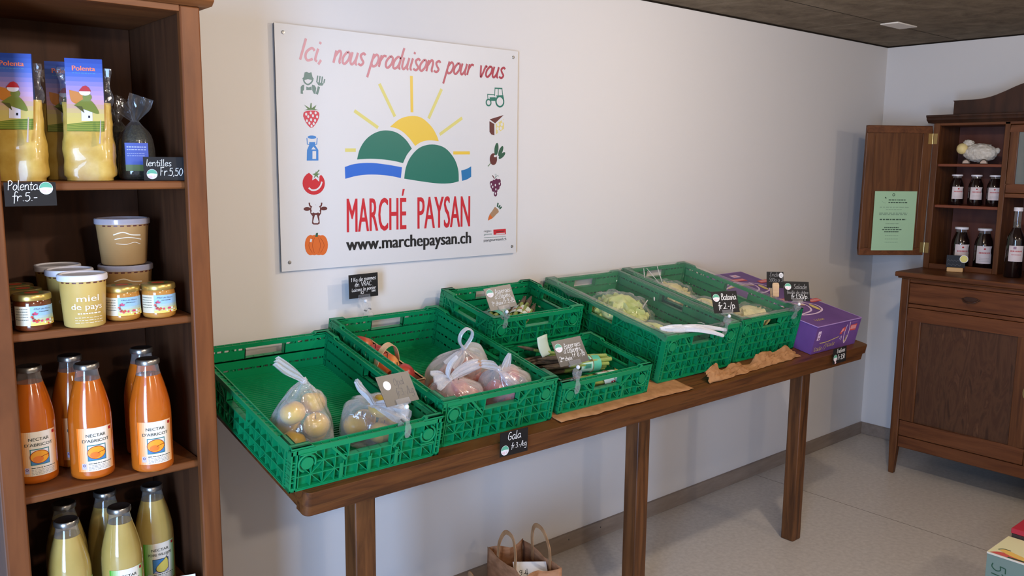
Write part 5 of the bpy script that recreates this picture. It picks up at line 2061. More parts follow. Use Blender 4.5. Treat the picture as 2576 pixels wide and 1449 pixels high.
def polenta():
    root = bpy.data.objects.new('polenta_bag', None)
    COL.objects.link(root)
    # built facing -y, width along x
    m = MB()

    def body(u, v):
        th = 2 * PI * u
        h = v
        wx = .051 * (1 - .06 * h + .02 * math.sin(h * 6)) * (1 if h > .04 else .9)
        wy = .034 * (1.05 - .75 * h ** 2.2)
        c, s = math.cos(th), math.sin(th)
        x = wx * math.copysign(abs(c) ** .55, c)
        y = wy * math.copysign(abs(s) ** .75, s)
        n = mnoise.noise(V((x * 34, y * 40, h * 5.5))) * .0028 + mnoise.noise(V((x * 90, y * 90, h * 14))) * .0014
        k = 1 + n / .05
        return (x * k, y * k, .165 * h)
    m.grid(body, 40, 30, POL, cu=True)
    m.add([body(i / 40, 0) for i in range(40)], [tuple(range(40))], POL)
    m.build('polenta_sack', root, ang=70)
    # printed board folded over the top, front and back
    a = Art()
    W = .072
    stops = [(0, (214, 190, 92)), (.24, (206, 186, 110)), (.42, (198, 150, 170)), (.62, (148, 128, 186)), (.80, (58, 92, 178)), (1, (30, 62, 150))]
    n = 16
    Z0, H = .104, .152
    for i in range(n):
        t = (i + .5) / n
        for (p0, c0), (p1, c1) in zip(stops, stops[1:]):
            if p0 <= t <= p1:
                cc = blend(c0, c1, (t - p0) / (p1 - p0))
        a.rect(-W / 2, Z0 + H * i / n, W / 2, Z0 + H * (i + 1) / n, mat('polenta_sky_%d' % i, cc, .42), 0, 6)
    a.type('Polenta', 0, Z0 + H * .835, .0100, P_ORG, .044, bold=.05, align='C')
    a.lines(-.022, Z0 + H * .795, .022, 1, .004, L_BLUE, .002, 2, 3)
    f0 = Z0
    a.poly([(-W / 2, f0), (W / 2, f0), (W / 2, f0 + .022), (.01, f0 + .021), (-W / 2, f0 + .014)], P_FD, 1)
    for k in range(4):
        a.stroke([(-W / 2, f0 + .003 + k * .003), (0, f0 + .004 + k * .004), (W / 2, f0 + .003 + k * .0046)], .0010, P_FD2, 2, sm=True)
    a.poly([(-.008, f0 + .022), (.013, f0 + .022), (.013, f0 + .046), (-.008, f0 + .046)], P_WHT, 2)
    a.rect(.005, f0 + .028, .0085, f0 + .033, INK, 3, 1)
    a.poly(smooth([(-.030, f0 + .086), (-.026, f0 + .062), (-.006, f0 + .056), (.006, f0 + .066), (-.008, f0 + .080), (-.030, f0 + .086)], 4)[:-1], P_COB, 3)
    a.poly(smooth([(-.022, f0 + .054), (-.002, f0 + .068), (.014, f0 + .062), (.026, f0 + .038), (.008, f0 + .042), (-.022, f0 + .054)], 4)[:-1], P_LF, 4)
    a.poly([(-.020, f0 + .054), (-.006, f0 + .052), (-.002, f0 + .038)], mat('polenta_print_leaf_dark', (84, 84, 40), .5), 5)
    a.ell(.004, f0 + .072, .009, .008, P_LF, 4, 16)
    a.ell(.000, f0 + .082, .0110, .0070, P_WHT, 5, 16)
    a.poly([(-.012, f0 + .084), (-.004, f0 + .094), (.002, f0 + .096), (.008, f0 + .092), (.012, f0 + .084)], L_RED, 6)
    m = MB()

    def cv(x, y, l):
        h = (y - .104)
        yy = -.034 * (1.05 - .75 * (min(y, .165) / .165) ** 2.2) - .004 + (max(0, y - .165)) * .06
        return (x, yy - .00025 * (l + 1), y)
    a.emit(m, cv)
    b = Art()
    b.rect(-W / 2, Z0 + .06, W / 2, Z0 + H, mat('polenta_sky_back', (44, 72, 150), .5), 0, 6)
    b.emit(m, lambda x, y, l: (x, -.002 - (y - .256) * .02 + .0, y))
    m.build('header_card', root, ang=60)
    # empty film ears above the fill
    m = MB()

    def ears(u, v):
        th = 2 * PI * u
        h = v
        wx = .050 * (1 + .06 * math.sin(h * 9))
        wy = .009 * (1 - h) + .0025
        return (wx * math.cos(th) * (1 + .04 * math.sin(th * 7 + h * 6)), wy * math.sin(th) - .001, .160 + .078 * h)
    m.grid(ears, 36, 10, LFILM, cu=True)
    m.build('film_top', root, ang=70)
    m = MB()
    m.tube([(.031, -.043, .128), (.029, -.045, .100), (.027, -.046, .078)], [.003, .0045, .0065], P_WHT, 8, flat=.25)
    m.build('tie_strip', root)
    return root


base = None
for x, y, rz, lab in ((.383, -.325, -.42, 'yellow polenta bag with blue card at the left end of the top shelf'),
                      (.517, -.325, -.38, 'yellow polenta bag with blue card standing in the middle of the top shelf'),
                      (.499, -.228, -.30, 'yellow polenta bag mostly hidden behind the middle polenta bag')):
    o = polenta() if base is None else copy_tree(base)
    base = base or o
    tag(o, lab, 'polenta bag', 'polenta bags')
    place(o, (x, y, SHELF_Z[0] + .0008), (0, 0, rz))

# ------------------------------------------------------------------ lentil bags
LEN = noisy('lentils', [(0.3, (26, 24, 18)), (0.5, (44, 42, 28)), (0.7, (70, 66, 44))], 260, rough=.5, bump=.6, bdist=.002)
LNB = mat('lentil_label_blue', (66, 84, 160), .5)
LNG = mat('lentil_label_green', (88, 104, 52), .5)


def lentil():
    root = bpy.data.objects.new('lentil_bag', None)
    COL.objects.link(root)
    m = MB()
    m.lathe([(0, 0), (.030, 0), (.036, .008), (.037, .05), (.034, .085), (.024, .108), (.010, .122)], LEN, 28)
    m.xform(Matrix.Diagonal((1, .8, 1, 1)))
    m.build('lentil_fill', root, ang=60)
    m = bag_mesh([(0, 0, .001, .033, .027, .02), (0, 0, .012, .039, .032, .03), (0, 0, .06, .039, .032, .04), (0, 0, .100, .031, .025, .09), (0, 0, .124, .013, .011, .2), (0, 0, .132, .007, .007, .2)], LFILM, kf=8)
    m.build('clear_bag', root, ang=60)
    m = tail_mesh([(0, 0, .130), (.004, 0, .146), (.010, 0, .166), (.016, 0, .186)], [.012, .030, .050, .052], (1, .2, 0), LFILM)
    tail_mesh([(0, 0, .130), (-.012, .004, .146), (-.026, .006, .164)], [.010, .026, .034], (1, .2, .3), LFILM, m=m)
    m.build('gathered_top', root, ang=60)
    a = Art()
    a.rect(-.024, .020, .024, .082, LNB, 0, 8)
    a.rect(-.024, .020, .024, .034, LNG, 1, 8)
    a.lines(-.020, .072, .020, 2, .006, mat('lentil_label_pale', (176, 184, 214), .5), .002, 1, 3)
    a.lines(-.020, .058, .016, 2, .005, mat('lentil_label_pale', (176, 184, 214), .5), .001, 1, 4)
    m = MB()
    a.emit(m, lambda x, y, l: (x, -.0335 - .0004 * l + x * x * 5, y))
    m.build('label', root, ang=60)
    return root


o = lentil()
tag(o, 'dark lentil bag with blue label tied at the top behind the chalk card', 'lentil bag', 'lentil bags')
place(o, (.622, -.300, SHELF_Z[0] + .0008), (0, 0, -.28))
o2 = copy_tree(o)
tag(o2, 'dark lentil bag without visible label behind the labelled one', 'lentil bag', 'lentil bags')
place(o2, (.610, -.218, SHELF_Z[0] + .0008), (0, 0, .5))


def dJ(a, w_, h_):
    a.hand('Polenta', .006, .032, .0105, CHALK, wd=.0013, width=.054)
    sticker(a, .074, .035, .0125)
    a.hand('fr.5.-', .012, .010, .0105, CHALK, wd=.0013, width=.046)


def dK(a, w_, h_):
    a.hand('lentilles', .006, .032, .0082, CHALK, wd=.0011, width=.052)
    sticker(a, .017, .014, .011)
    a.hand('Fr.5,50', .033, .011, .0102, CHALK, wd=.0013, width=.048)


card('slate card reading Polenta fr.5.- fixed to the edge of the top shelf', (.379, -.4215, 1.4835), (1, 0, 0), (0, 0, 1), .092, .047, dJ)
card('slate card reading lentilles leaning in front of the lentil bags', (.655, -.378, 1.5335), (.966, -.259, 0), (-.03, .10, .99), .084, .052, dK)


def dL(a, w_, h_):
    a.type('POIRE', .036, .026, .008, INK, .05, bold=.03)


t, M = card('white card standing on the lowest visible shelf at its right end', (.632, -.378, .540), (.939, -.342, .02), (-.03, .12, .99), .094, .062, dL, face=PAPERW)

# ================================================================== HUTCH CABINET
HX, HY = 4.19, -.41
hu = thing('hutch', 'dark wooden hutch cabinet with open upper door against the right wall', 'cabinet', (4.45, -1.035, 0))
HO = (-4.45, 1.035, 0)


def hp(name, boxes, mt, bevel=.002, parent=None):
    m = MB()
    for b in boxes:
        m.box(*b, mt)
    return m.build(name, parent or hu, loc=HO if parent is None else (0, 0, 0), bevel=bevel)


YL, YR, YC = -.41, -1.66, -1.035
# legs taper towards the floor and run up as corner stiles
for y0, s in ((YL, -1), (YR, 1)):
    for xa, nm in ((HX, 'leg'), (XR - .045, 'leg')):
        m = MB()
        y1 = y0 + s * .040
        ya, yb_ = sorted((y0, y1))
        yc, yd = sorted((y0 + s * .004, y0 + s * .030))
        m.hexa([(xa + .004, yc, 0), (xa + .030, yc, 0), (xa + .030, yd, 0), (xa + .004, yd, 0), (xa, ya, .16), (xa + .04, ya, .16), (xa + .04, yb_, .16), (xa, yb_, .16)], WALN)
        m.box(xa, xa + .04, ya, yb_, .16, 1.005, WALN)
        m.build('leg', hu, loc=HO, bevel=.004)
hp('side_panel', [(HX + .04, XR - .045, YL - .022, YL - .006, .15, 1.005)], WALN)
hp('side_panel', [(HX + .04, XR - .045, YR + .006, YR + .022, .15, 1.005)], WALN)
hp('back_panel', [(XR - .02, XR - .008, YR + .04, YL - .04, .15, 1.005)], WALN_D)
hp('bottom_rail', [(HX + .006, HX + .03, YR + .04, YL - .04, .145, .205)], WALN_H, .004)
hp('middle_rail', [(HX + .006, HX + .03, YR + .04, YL - .04, .862, .880)], WALN_H)
hp('centre_stile', [(HX + .006, HX + .03, YC - .012, YC + .012, .205, .862)], WALN)
hp('top_rail', [(HX + .006, HX + .03, YR + .04, YL - .04, .985, 1.006)], WALN_H)
m = MB()
m.box(HX - .022, XR - .004, YR - .025, YL + .025, 1.012, 1.036, WALN_H)
m.box(HX - .012, XR - .004, YR - .014, YL + .014, 1.004, 1.0125, WALN_H)
m.build('countertop', hu, loc=HO, bevel=.005)
for y0, y1 in ((YC + .006, YL - .042), (YR + .042, YC - .006)):
    dr = hp('drawer', [(HX + .003, HX + .3, y0, y1, .883, .983)], WALN_H, .003)
    cy = (y0 + y1) / 2
    m = MB()
    m.tube(smooth([(HX + .001, cy - .035, .938), (HX - .012, cy - .025, .928), (HX - .014, cy, .922), (HX - .012, cy + .025, .928), (HX + .001, cy + .035, .938)], 5), .0035, WALN_D, 8)
    m.prism([(cy - .045, .936), (cy - .02, .948), (cy + .02, .948), (cy + .045, .936), (cy + .02, .926), (cy - .02, .926)], lambda a, b, t2: (t2, a, b), HX - .0005, HX + .003, WALN_D)
    m.build('drawer_pull', dr, bevel=.001)
for y0, y1, ky in ((YC + .013, YL - .042, YC + .028), (YR + .042, YC - .013, YC - .028)):
    z0, z1 = .208, .860
    dm = MB()
    for b in ((y0, y1, z0, z0 + .078), (y0, y1, z1 - .062, z1)):
        dm.box(HX + .003, HX + .026, b[0], b[1], b[2], b[3], WALN_H)
    for b in ((y0, y0 + .068), (y1 - .068, y1)):
        dm.box(HX + .003, HX + .026, b[0], b[1], z0 + .078, z1 - .062, WALN)
    dd = dm.build('door', hu, loc=HO, bevel=.003)
    m = MB()
    m.box(HX + .012, HX + .018, y0 + .066, y1 - .066, z0 + .076, z1 - .060, WALN_P)
    m.build('door_panel', dd)
    m = MB()
    m.prism([(ky + .011 * math.cos(2 * PI * i / 16), .545 + .026 * math.sin(2 * PI * i / 16)) for i in range(16)], lambda a, b, t2: (t2, a, b), HX + .0005, HX + .003, BRASS)
    m.tube([(HX + .001, ky, .552), (HX - .008, ky, .552)], .004, BRASS, 8)
    m.build('escutcheon', dd)
# upper part
UX = 4.44
UYL, UYR = -.402, -1.668
hp('upper_side', [(UX, XR - .01, UYL - .020, UYL, 1.036, 1.765)], WALN)
hp('upper_side', [(UX, XR - .01, UYR, UYR + .020, 1.036, 1.765)], WALN)
for y in (-.742, -1.328):
    hp('divider', [(UX - .002, XR - .012, y - .012, y + .012, 1.036, 1.765)], WALN)
hp('front_stile', [(UX - .006, UX + .016, UYL - .028, UYL + .001, 1.036, 1.765)], WALN)
hp('front_stile', [(UX - .006, UX + .016, UYR - .001, UYR + .028, 1.036, 1.765)], WALN)
hp('base_rail', [(UX - .004, UX + .014, -.730, UYL - .028, 1.036, 1.062)], WALN_H)
hp('base_rail', [(UX - .004, UX + .014, UYR + .028, -1.340, 1.036, 1.062)], WALN_H)
hp('upper_back', [(XR - .014, XR - .004, UYR + .02, UYL - .02, 1.036, 1.765)], noisy('walnut_back', [(0.3, (86, 46, 36)), (0.7, (104, 58, 44))], 4, (5, 5, .8), .5))
hp('upper_top', [(UX - .002, XR - .01, UYR, UYL, 1.752, 1.768)], WALN_H)
for z in (1.565, 1.360):
    hp('shelf', [(UX + .012, XR - .014, -.730, UYL - .020, z - .014, z)], mat('shelf_reddish', (120, 62, 38), .45))
    hp('shelf', [(UX + .012, XR - .014, UYR + .020, -1.340, z - .014, z)], mat('shelf_reddish', (120, 62, 38), .45))
hp('niche_top', [(UX, XR - .014, -1.316, -.754, 1.408, 1.428)], WALN_H)
# glazed centre doors
for y0, y1 in ((-1.034, -.756), (-1.314, -1.036)):
    m = MB()
    m.box(UX - .004, UX + .014, y0, y1, 1.430, 1.470, WALN_H)
    m.box(UX - .004, UX + .014, y0, y1, 1.718, 1.750, WALN_H)
    m.box(UX - .004, UX + .014, y0, y0 + .038, 1.470, 1.718, WALN)
    m.box(UX - .004, UX + .014, y1 - .038, y1, 1.470, 1.718, WALN)
    gd = m.build('glass_door', hu, loc=HO, bevel=.003)
    m = MB()
    m.box(UX + .003, UX + .006, y0 + .036, y1 - .036, 1.468, 1.720, film('cabinet_glass', (130, 140, 132), .35, .7, .08, 6, .02))
    m.build('pane', gd)
# right upper door is shut
m = MB()
m.box(UX - .022, UX - .006, UYR + .004, -1.332, 1.075, 1.750, WALN)
m.build('upper_door', hu, loc=HO, bevel=.003)
# cornice
m = MB()
m.prism([(UX - .012, 1.765), (UX - .020, 1.772), (UX - .034, 1.780), (UX - .036, 1.790), (UX - .042, 1.796), (UX - .042, 1.804), (XR - .004, 1.804), (XR - .004, 1.765)], lambda a, b, t2: (a, t2, b), UYR - .030, UYL + .028, WALN_D)
m.build('cornice', hu, loc=HO, bevel=.0015)
# crest with a swept top
cr = [(-.492, 1.804), (-.492, 1.866), (-.486, 1.872), (-.530, 1.873), (-.600, 1.874), (-.660, 1.884), (-.715, 1.904), (-.780, 1.932), (-.850, 1.952), (-.940, 1.962), (-1.035, 1.965)]
cr = cr[:3] + smooth(cr[3:], 4)
cr = cr + [(2 * YC - a, b) for a, b in reversed(cr[:-1])]
m = MB()
m.prism(cr, lambda a, b, t2: (t2, a, b), UX - .012, UX + .010, WALN_D)
m.build('crest', hu, loc=HO, bevel=.002)
# open door with panel, hinges and notice
ang = math.radians(55)
dv = V((-math.sin(ang), math.cos(ang), 0))
dn = V((-dv.y, dv.x, 0))      # towards the wall side
if dn.dot(V((CAM.x - UX, CAM.y + .4, 0))) < 0:
    dn = -dn
HP = V((UX - .004, UYL + .004, 0))
Md = Matrix(((dv.x, -dn.x, 0, HP.x), (dv.y, -dn.y, 0, HP.y), (0, 0, 1, 0), (0, 0, 0, 1)))


def dm_box(m, s0, s1, t0, t1, z0, z1, mt):
    m.hexa([Md @ V(p) for p in ((s0, t0, z0), (s1, t0, z0), (s1, t1, z0), (s0, t1, z0), (s0, t0, z1), (s1, t0, z1), (s1, t1, z1), (s0, t1, z1))], mt)


ZD0, ZD1 = 1.100, 1.752
m = MB()
dm_box(m, .002, .345, 0, .018, ZD1 - .036, ZD1, WALN_H)
dm_box(m, .002, .345, 0, .018, ZD0, ZD0 + .036, WALN_H)
dm_box(m, .002, .050, 0, .018, ZD0 + .036, ZD1 - .036, WALN)
dm_box(m, .298, .345, 0, .018, ZD0 + .036, ZD1 - .036, WALN)
od = m.build('open_door', hu, loc=HO, bevel=.003)
m = MB()
dm_box(m, .048, .300, .006, .012, ZD0 + .034, ZD1 - .034, WALN)
m.build('door_panel', od)
for z in (1.688, 1.140):
    m = MB()
    dm_box(m, .004, .022, -.0022, 0, z - .026, z + .026, BRASS)
    m.box(UX - .0085, UX - .006, UYL - .022, UYL - .004, z - .026, z + .026, BRASS)
    m.tube([Md @ V((.0, -.002, z - .026)), Md @ V((.0, -.002, z + .026))], .003, BRASS, 8)
    m.build('hinge', od)
NOT = mat('notice_green', (164, 198, 158), .7)
NT = mat('notice_ink', (60, 84, 66), .7)
NF = mat('notice_faint', (132, 162, 132), .7)
a = Art()
NW, NH = .224, .300
a.rect(0, 0, NW, NH, NOT, 0, 1)
a.ring(.100, NH - .018, .006, .003, NT, 1, 10)
a.stroke([(.055, NH - .03), (.062, NH - .036)], .005, NT, 1)
a.stroke([(.04, NH - .048), (.05, NH - .058), (.062, NH - .06)], .0012, NF, 1, sm=True)
a.lines(.075, NH - .046, .165, 1, .012, NT, .0045, 1, 2)
a.lines(.075, NH - .060, .175, 1, .012, NT, .0055, 1, 3)
a.lines(.03, NH - .082, .185, 1, .01, NF, .003, 1, 4)
a.lines(.065, NH - .094, .15, 1, .01, NF, .003, 1, 5)
a.lines(.03, NH - .113, .18, 2, .007, NF, .005, 1, 6)
a.lines(.035, NH - .146, .175, 1, .01, NT, .0065, 1, 7)
a.lines(.068, NH - .166, .14, 1, .01, NF, .004, 1, 8)
a.lines(.062, NH - .186, .14, 1, .01, NT, .0045, 1, 9)
a.lines(.052, NH - .196, .155, 1, .01, NT, .004, 1, 10)
a.lines(.064, NH - .207, .142, 1, .01, NT, .0045, 1, 11)
a.lines(.07, NH - .226, .14, 3, .017, NF, .0025, 1, 12)
m = MB()
P0 = Md @ V((.283, -.0006, 1.125))
P1 = Md @ V((.283 - 1, -.0006, 1.125)) - P0
a.emit(m, lambda x, y, l: tuple(P0 + P1 * x + V((0, 0, y)) + dn * (.0003 * (l + 1))))
o = m.build('notice', ang=20)
tag(o, 'green printed paper notice taped inside the open hutch door', 'notice')

# ------------------------------------------------------------------ hutch goods
DARK = mat('dark_juice', (22, 10, 10), .08, .6, coat=.7)
BL = mat('bottle_label', (214, 200, 198), .55)
BLP = mat('bottle_label_print', (190, 110, 110), .55)


def small_bottle(r, h):
    root = bpy.data.objects.new('juice_bottle', None)
    COL.objects.link(root)
    m = MB()
    m.lathe([(0, 0), (r * .93, 0), (r, .004), (r, h * .60), (r * .93, h * .70), (r * .66, h * .84), (r * .60, h * .88)], DARK, 28)
    m.build('bottle_body', root, ang=60)
    m = MB()
    m.lathe([(r * .60, h * .88), (r * .58, h * .95)], GLASS, 24)
    m.build('glass_neck', root)
    m = MB()
    m.lathe([(r * .6, h * .945), (r * .74, h * .945), (r * .76, h * .95), (r * .75, h * .993), (r * .68, h), (0, h)], LIDW, 24)
    m.build('cap', root, ang=35)
    a = Art()
    W, H = r * 1.75, h * .40
    a.poly([(-W / 2, 0), (-W / 4, 0), (0, 0), (W / 4, 0), (W / 2, 0), (W / 2, H * .5), (W * .42, H * .62), (W * .43, H * .82), (W / 2, H), (W / 4, H), (0, H), (-W / 4, H), (-W / 2, H)], BL, 0)
    a.ell(0, H * .84, r * .12, r * .11, L_RED, 1, 10)
    a.lines(-W * .34, H * .56, W * .34, 1, .01, BLP, H * .10, 1, 3)
    a.lines(-W * .30, H * .3, W * .3, 3, H * .09, mat('bottle_label_grey', (184, 172, 170), .55), H * .03, 1, 4)
    m = MB()
    a.emit(m, cyl_map(r + .0004, h * .2, 0))
    m.build('label', root, ang=60)
    return root


spread(lambda: small_bottle(.0335, .152), [(4.515, -.502, .30, 'small dark juice bottle at the left of the middle hutch shelf'),
                                           (4.515, -.594, .15, 'small dark juice bottle in the middle of the middle hutch shelf'),
                                           (4.515, -.680, .05, 'small dark juice bottle next to the divider on the middle hutch shelf')], 1.3605, 'small dark bottles in the hutch', 'bottle', 'juice_bottle')
spread(lambda: small_bottle(.042, .215), [(4.515, -.545, .30, 'larger dark juice bottle behind the little slate sign in the hutch'),
                                          (4.515, -.655, .15, 'larger dark juice bottle beside the divider at the hutch bottom')], 1.0365, 'larger dark bottles in the hutch', 'bottle', 'juice_bottle')


def tall_bottle():
    root = bpy.data.objects.new('tall_bottle', None)
    COL.objects.link(root)
    m = MB()
    m.lathe([(0, 0), (.036, 0), (.039, .004), (.039, .175), (.036, .195), (.022, .222), (.0175, .235)], DARK, 28)
    m.build('bottle_body', root, ang=60)
    m = MB()
    m.lathe([(.0175, .235), (.0155, .250), (.0150, .318)], GLASS, 24)
    m.lathe([(.0170, .236), (.0130, .250), (.0128, .262), (0, .262)], DARK, 20)
    m.build('neck', root, ang=60)
    m = MB()
    m.lathe([(.0150, .312), (.0195, .312), (.0195, .328), (.018, .330), (0, .330)], LIDW, 24)
    m.build('cap', root, ang=35)
    a = Art()
    a.rect(-.033, 0, .033, .074, BL, 0, 10)
    a.rect(-.014, .058, -.002, .070, mat('bottle_label_mauve', (150, 120, 140), .55), 1, 3)
    a.lines(-.026, .045, .024, 1, .01, BLP, .007, 1, 2)
    a.lines(-.02, .030, .02, 1, .01, BLP, .004, 1, 4)
    m = MB()
    a.emit(m, cyl_map(.0395, .078, 0))
    m.build('label', root, ang=60)
    return root


spread(tall_bottle, [(4.40, -.836, .2, 'tall dark bottle with white cap at the left of the open hutch niche'),
                     (4.41, -.928, .2, 'second tall dark bottle in the hutch niche cut by the frame edge')], 1.0365, 'tall dark bottles in the niche', 'bottle', 'tall_bottle')

# sheep figurine
WOOL = noisy('sheep_wool', [(0.3, (186, 176, 160)), (0.6, (214, 206, 192)), (0.8, (228, 222, 210))], 60, rough=.9, spec=.2, bump=1.0, bdist=.006)
SHF = mat('sheep_face', (222, 200, 136), .5)
sh = thing('sheep_figurine', 'woolly white toy sheep with yellow face on the upper hutch shelf', 'figurine', (4.50, -.600, 1.5675), (0, 0, 0))
m = MB()


def wool(u, v):
    th, ph = 2 * PI * u, PI * v
    d = V((math.cos(th) * math.sin(ph), math.sin(th) * math.sin(ph), -math.cos(ph)))
    k = 1 + .10 * mnoise.noise(d * 5) + .05 * mnoise.noise(d * 13)
    return (d.x * .045 * k, d.y * .078 * k - .006, .050 + d.z * .047 * k * (1 if d.z > 0 else .92))


m.grid(wool, 48, 30, WOOL, cu=True)
m.build('body', sh, ang=70)
m = MB()
m.blob((-.022, .072, .072), (.024, .026, .027), SHF, (20, 14), .05, 8, 2)
m.build('head', sh)
m = MB()
m.blob((-.006, .050, .100), (.020, .026, .016), WOOL, (20, 12), .25, 16, 4)
m.build('wool_tuft', sh)
m = MB()
m.blob((0, -.084, .062), (.012, .012, .014), WOOL, (12, 8), .2, 12, 5)
m.build('tail', sh)
for y in (.040, -.042):
    m = MB()
    m.prism([(y + .016 * math.cos(PI * i / 12), .016 * math.sin(PI * i / 12)) for i in range(13)], lambda a, b, t2: (t2, a, b), -.046, -.034, mat('sheep_foot', (190, 168, 150), .6))
    m.tube([(-.046, y + .0165 * math.cos(PI * i / 12), .0165 * math.sin(PI * i / 12) + .002) for i in range(13)], .0022, mat('sheep_foot_dark', (70, 58, 48), .6), 6)
    m.build('foot', sh)

# little slate signs on wooden blocks
BLOCK = mat('wood_block', (214, 172, 116), .6)


def block_sign(label, loc, rz):
    t = thing('block_sign', label, 'sign', loc, (0, 0, rz), 'slate signs on wooden blocks')
    m = MB()
    m.box(-.018, .018, -.036, .036, 0, .022, BLOCK)
    m.build('block', t, bevel=.004)
    m = MB()
    m.box(-.003, .002, -.043, .040, .022, .082, BLACKBOARD)
    a = Art()
    f = mat('chalk_dim', (96, 96, 98), .8)
    scrawl2 = [(-.036 + .0045 * i, .052 + .007 * ((i * 5) % 3) / 2) for i in range(13)]
    a.stroke(scrawl2, .0013, f, 1, sm=True)
    a.stroke([(-.034 + .0045 * i, .031 + .008 * ((i * 7) % 4) / 3) for i in range(14)], .0013, f, 1, sm=True)
    a.emit(m, lambda x, y, l: (-.0031 - .0002 * l, -x, y))
    m.build('slate', t)
    m = MB()
    m.lathe([(0, 0), (.0165, 0)], mat('sticker_yellow', (222, 208, 110), .5), 24)
    m.lathe([(.0165, .0001), (.019, 0)], PAPERW, 24)
    m.xform(Matrix.Translation((-.0042, -.036, .066)) @ Matrix.Rotation(-PI / 2, 4, 'Y'))
    m.build('sticker', t)
    return t


block_sign('little slate sign with yellow dot on a pale wooden block before the bottles', (4.385, -.580, 1.0365), .35)
block_sign('pale wooden block sign beside the tall bottles, cut by the frame edge', (4.345, -.955, 1.0365), .35)

# ================================================================== PAPER BAGS UNDER THE TABLE
BLUEP = mat('bag_print_blue', (62, 68, 158), .6)


def paper_bag(label, loc, rz, note):
    t = thing('paper_bag', label, 'paper bag', loc, (0, 0, rz), 'brown paper bags under the table')
    L, W, H = .24, .135, .298
    m = MB()
    m.box(-W / 2, W / 2, -L / 2, L / 2, 0, .0015, KRAFT_D)
    for s in (-1, 1):   # broad panels
        m.grid(lambda u, v, s=s: (s * (W / 2 + .006 * math.sin(PI * v) * math.cos((u - .5) * 3) + .004 * v * mnoise.noise(V((u * 6, v * 4, s)))), -L / 2 + L * u, H * v + .004 * v * math.sin(u * 9 + s)), 14, 12, KRAFT_D)
    for s in (-1, 1):   # folded gussets
        m.grid(lambda u, v, s=s: (-W / 2 + W * u, s * (L / 2 - .030 * v * (1 - abs(u - .5) * 2) + .003 * mnoise.noise(V((u * 5, v * 5, s + 3)))), H * v + .006 * v * math.sin(u * 7)), 10, 12, KRAFT_D)
    m.build('bag_body', t, ang=25, solid=.0008)
    if note:
        a = Art()
        a.rect(0, 0, .09, .05, BLUEP, 0)
        m = MB()
        a.emit(m, lambda x, y, l: (-W / 2 - .007, -L / 2 + .02 + x, .20 + y))
        m.build('printed_patch', t)
    for s in (-1, 1):
        m = MB()
        x = s * (W / 2 - .003)
        pts = smooth([(x, -.055, H - .045), (x, -.055, H), (x - s * .003, -.052, H + .045), (x - s * .008, -.030, H + .085), (x - s * .009, .0, H + .095), (x - s * .008, .030, H + .085), (x - s * .003, .052, H + .045), (x, .055, H), (x, .055, H - .045)], 4)
        ribbon(m, pts, (1, 0, 0), .002, .014, KRAFT)
        m.build('handle', t)
    return t


paper_bag('open brown paper bag with flat handles on the floor under the table', (1.712, -.41, 0), -.19, True)
paper_bag('brown paper bag showing only a handle tip above the frame edge', (1.345, -.525, 0), -.35, False)
m = MB()
m.box(-.055, .055, -.040, .040, -.0008, 0, PAPERW)
a = Art()
a.hand('3kg', -.035, .006, .012, INK, wd=.0016)
a.hand('fr.6', .008, -.010, .013, INK, wd=.0016)
a.stroke([(.02, .022), (.045, .016)], .0016, INK)
a.emit(m, lambda x, y, l: (-x, -y, .0002 * (l + 1)))
o = m.build('price_note', loc=(1.708, -.450, .264), rot=(math.radians(34), .08, -.5))
tag(o, 'white handwritten note reading 3kg lying in the open paper bag', 'note')
RED = mat('red_potato', (150, 50, 44), .6)
for k, (x, y, z) in enumerate(((1.700, -.345, .205), (1.716, -.415, .200), (1.704, -.485, .206))):
    m = MB()
    m.blob((0, 0, 0), (.042, .034, .032), RED, (18, 12), .12, 7, k)
    tag(m.build('potato', loc=(x, y, z)), 'red skinned potato inside the open paper bag', 'potato', 'potatoes in the paper bag')

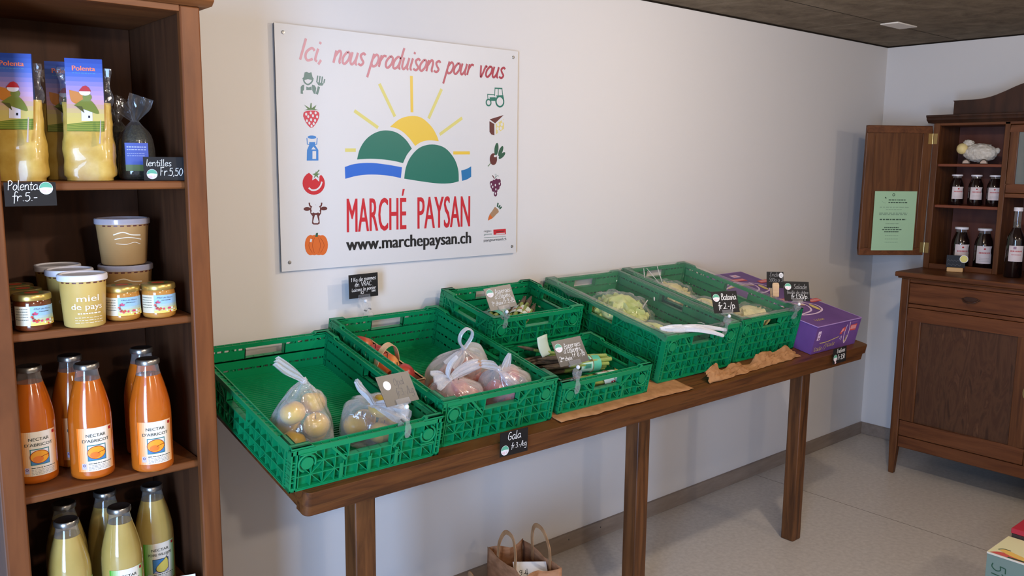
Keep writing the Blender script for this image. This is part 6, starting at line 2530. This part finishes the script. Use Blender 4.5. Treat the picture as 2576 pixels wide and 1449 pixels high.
# ================================================================== CARTON AT THE LOWER RIGHT
BXT = mat('box_top_cream', (226, 222, 178), .6)
BXS = mat('box_side_teal', (118, 138, 128), .6)
BXE = mat('box_edge_cream', (224, 214, 196), .6)
m = MB()
X0, X1, Y0, Y1, Z1 = 2.924, 3.105, -1.75, -1.346, .30
m.box(X0, X1, Y0, Y1, 0, Z1 - .002, BXS)
m.box(X0 - .001, X1 + .001, Y0 - .001, Y1 + .001, Z1 - .006, Z1, BXE)
a = Art()       # x runs along -y (to the right in view), y along +x
a.rect(0, 0, Y1 - Y0, X1 - X0, BXT, 0)
a.poly(smooth([(.006, .002), (.03, .028), (.07, .024), (.11, .010), (.15, .004), (.10, .001), (.006, .002)], 4)[:-1], mat('box_mango_red', (206, 92, 88), .6), 1)
a.poly(smooth([(.022, .040), (.035, .058), (.07, .048), (.13, .030), (.20, .012), (.12, .010), (.06, .020), (.022, .040)], 4)[:-1], mat('box_mango_yellow', (232, 190, 100), .6), 2)
a.stroke([(.018, .042), (.028, .058), (.05, .060)], .004, S_DGR, 3, sm=True)
a.stroke([(.06, .004), (.12, .008), (.2, .012), (.3, .010)], .008, S_DGR, 3, sm=True)
a.ell(.115, .098, .012, .012, mat('box_brown', (150, 120, 60), .6), 1, 14)
a.emit(m, lambda x, y, l: (X0 + y, Y1 - x, Z1 + .0003 * (l + 1)))
s_ = Art()      # side facing the shop: turned figures
s_.hand('51', 0, 0, .026, S_DGR, wd=.0035, squeeze=1.4)
s_.emit(m, lambda x, y, l: (X0 - .0003 * (l + 1), Y1 - .018 - y, Z1 - .030 - x))
tag(m.build('fruit_box', ang=25), 'teal cardboard fruit box with cream printed top at the lower right', 'box')
m = MB()
m.box(3.112, 3.40, -1.78, -1.352, 0, .312, mat('box_dark', (60, 46, 40), .6))
m.box(3.110, 3.402, -1.782, -1.350, .312, .330, mat('box_rim_red', (178, 40, 58), .6))
m.box(3.150, 3.36, -1.74, -1.42, .330, .352, PAPERW)
tag(m.build('red_rimmed_box', bevel=.002), 'dark box with red rim behind the teal fruit box', 'box')
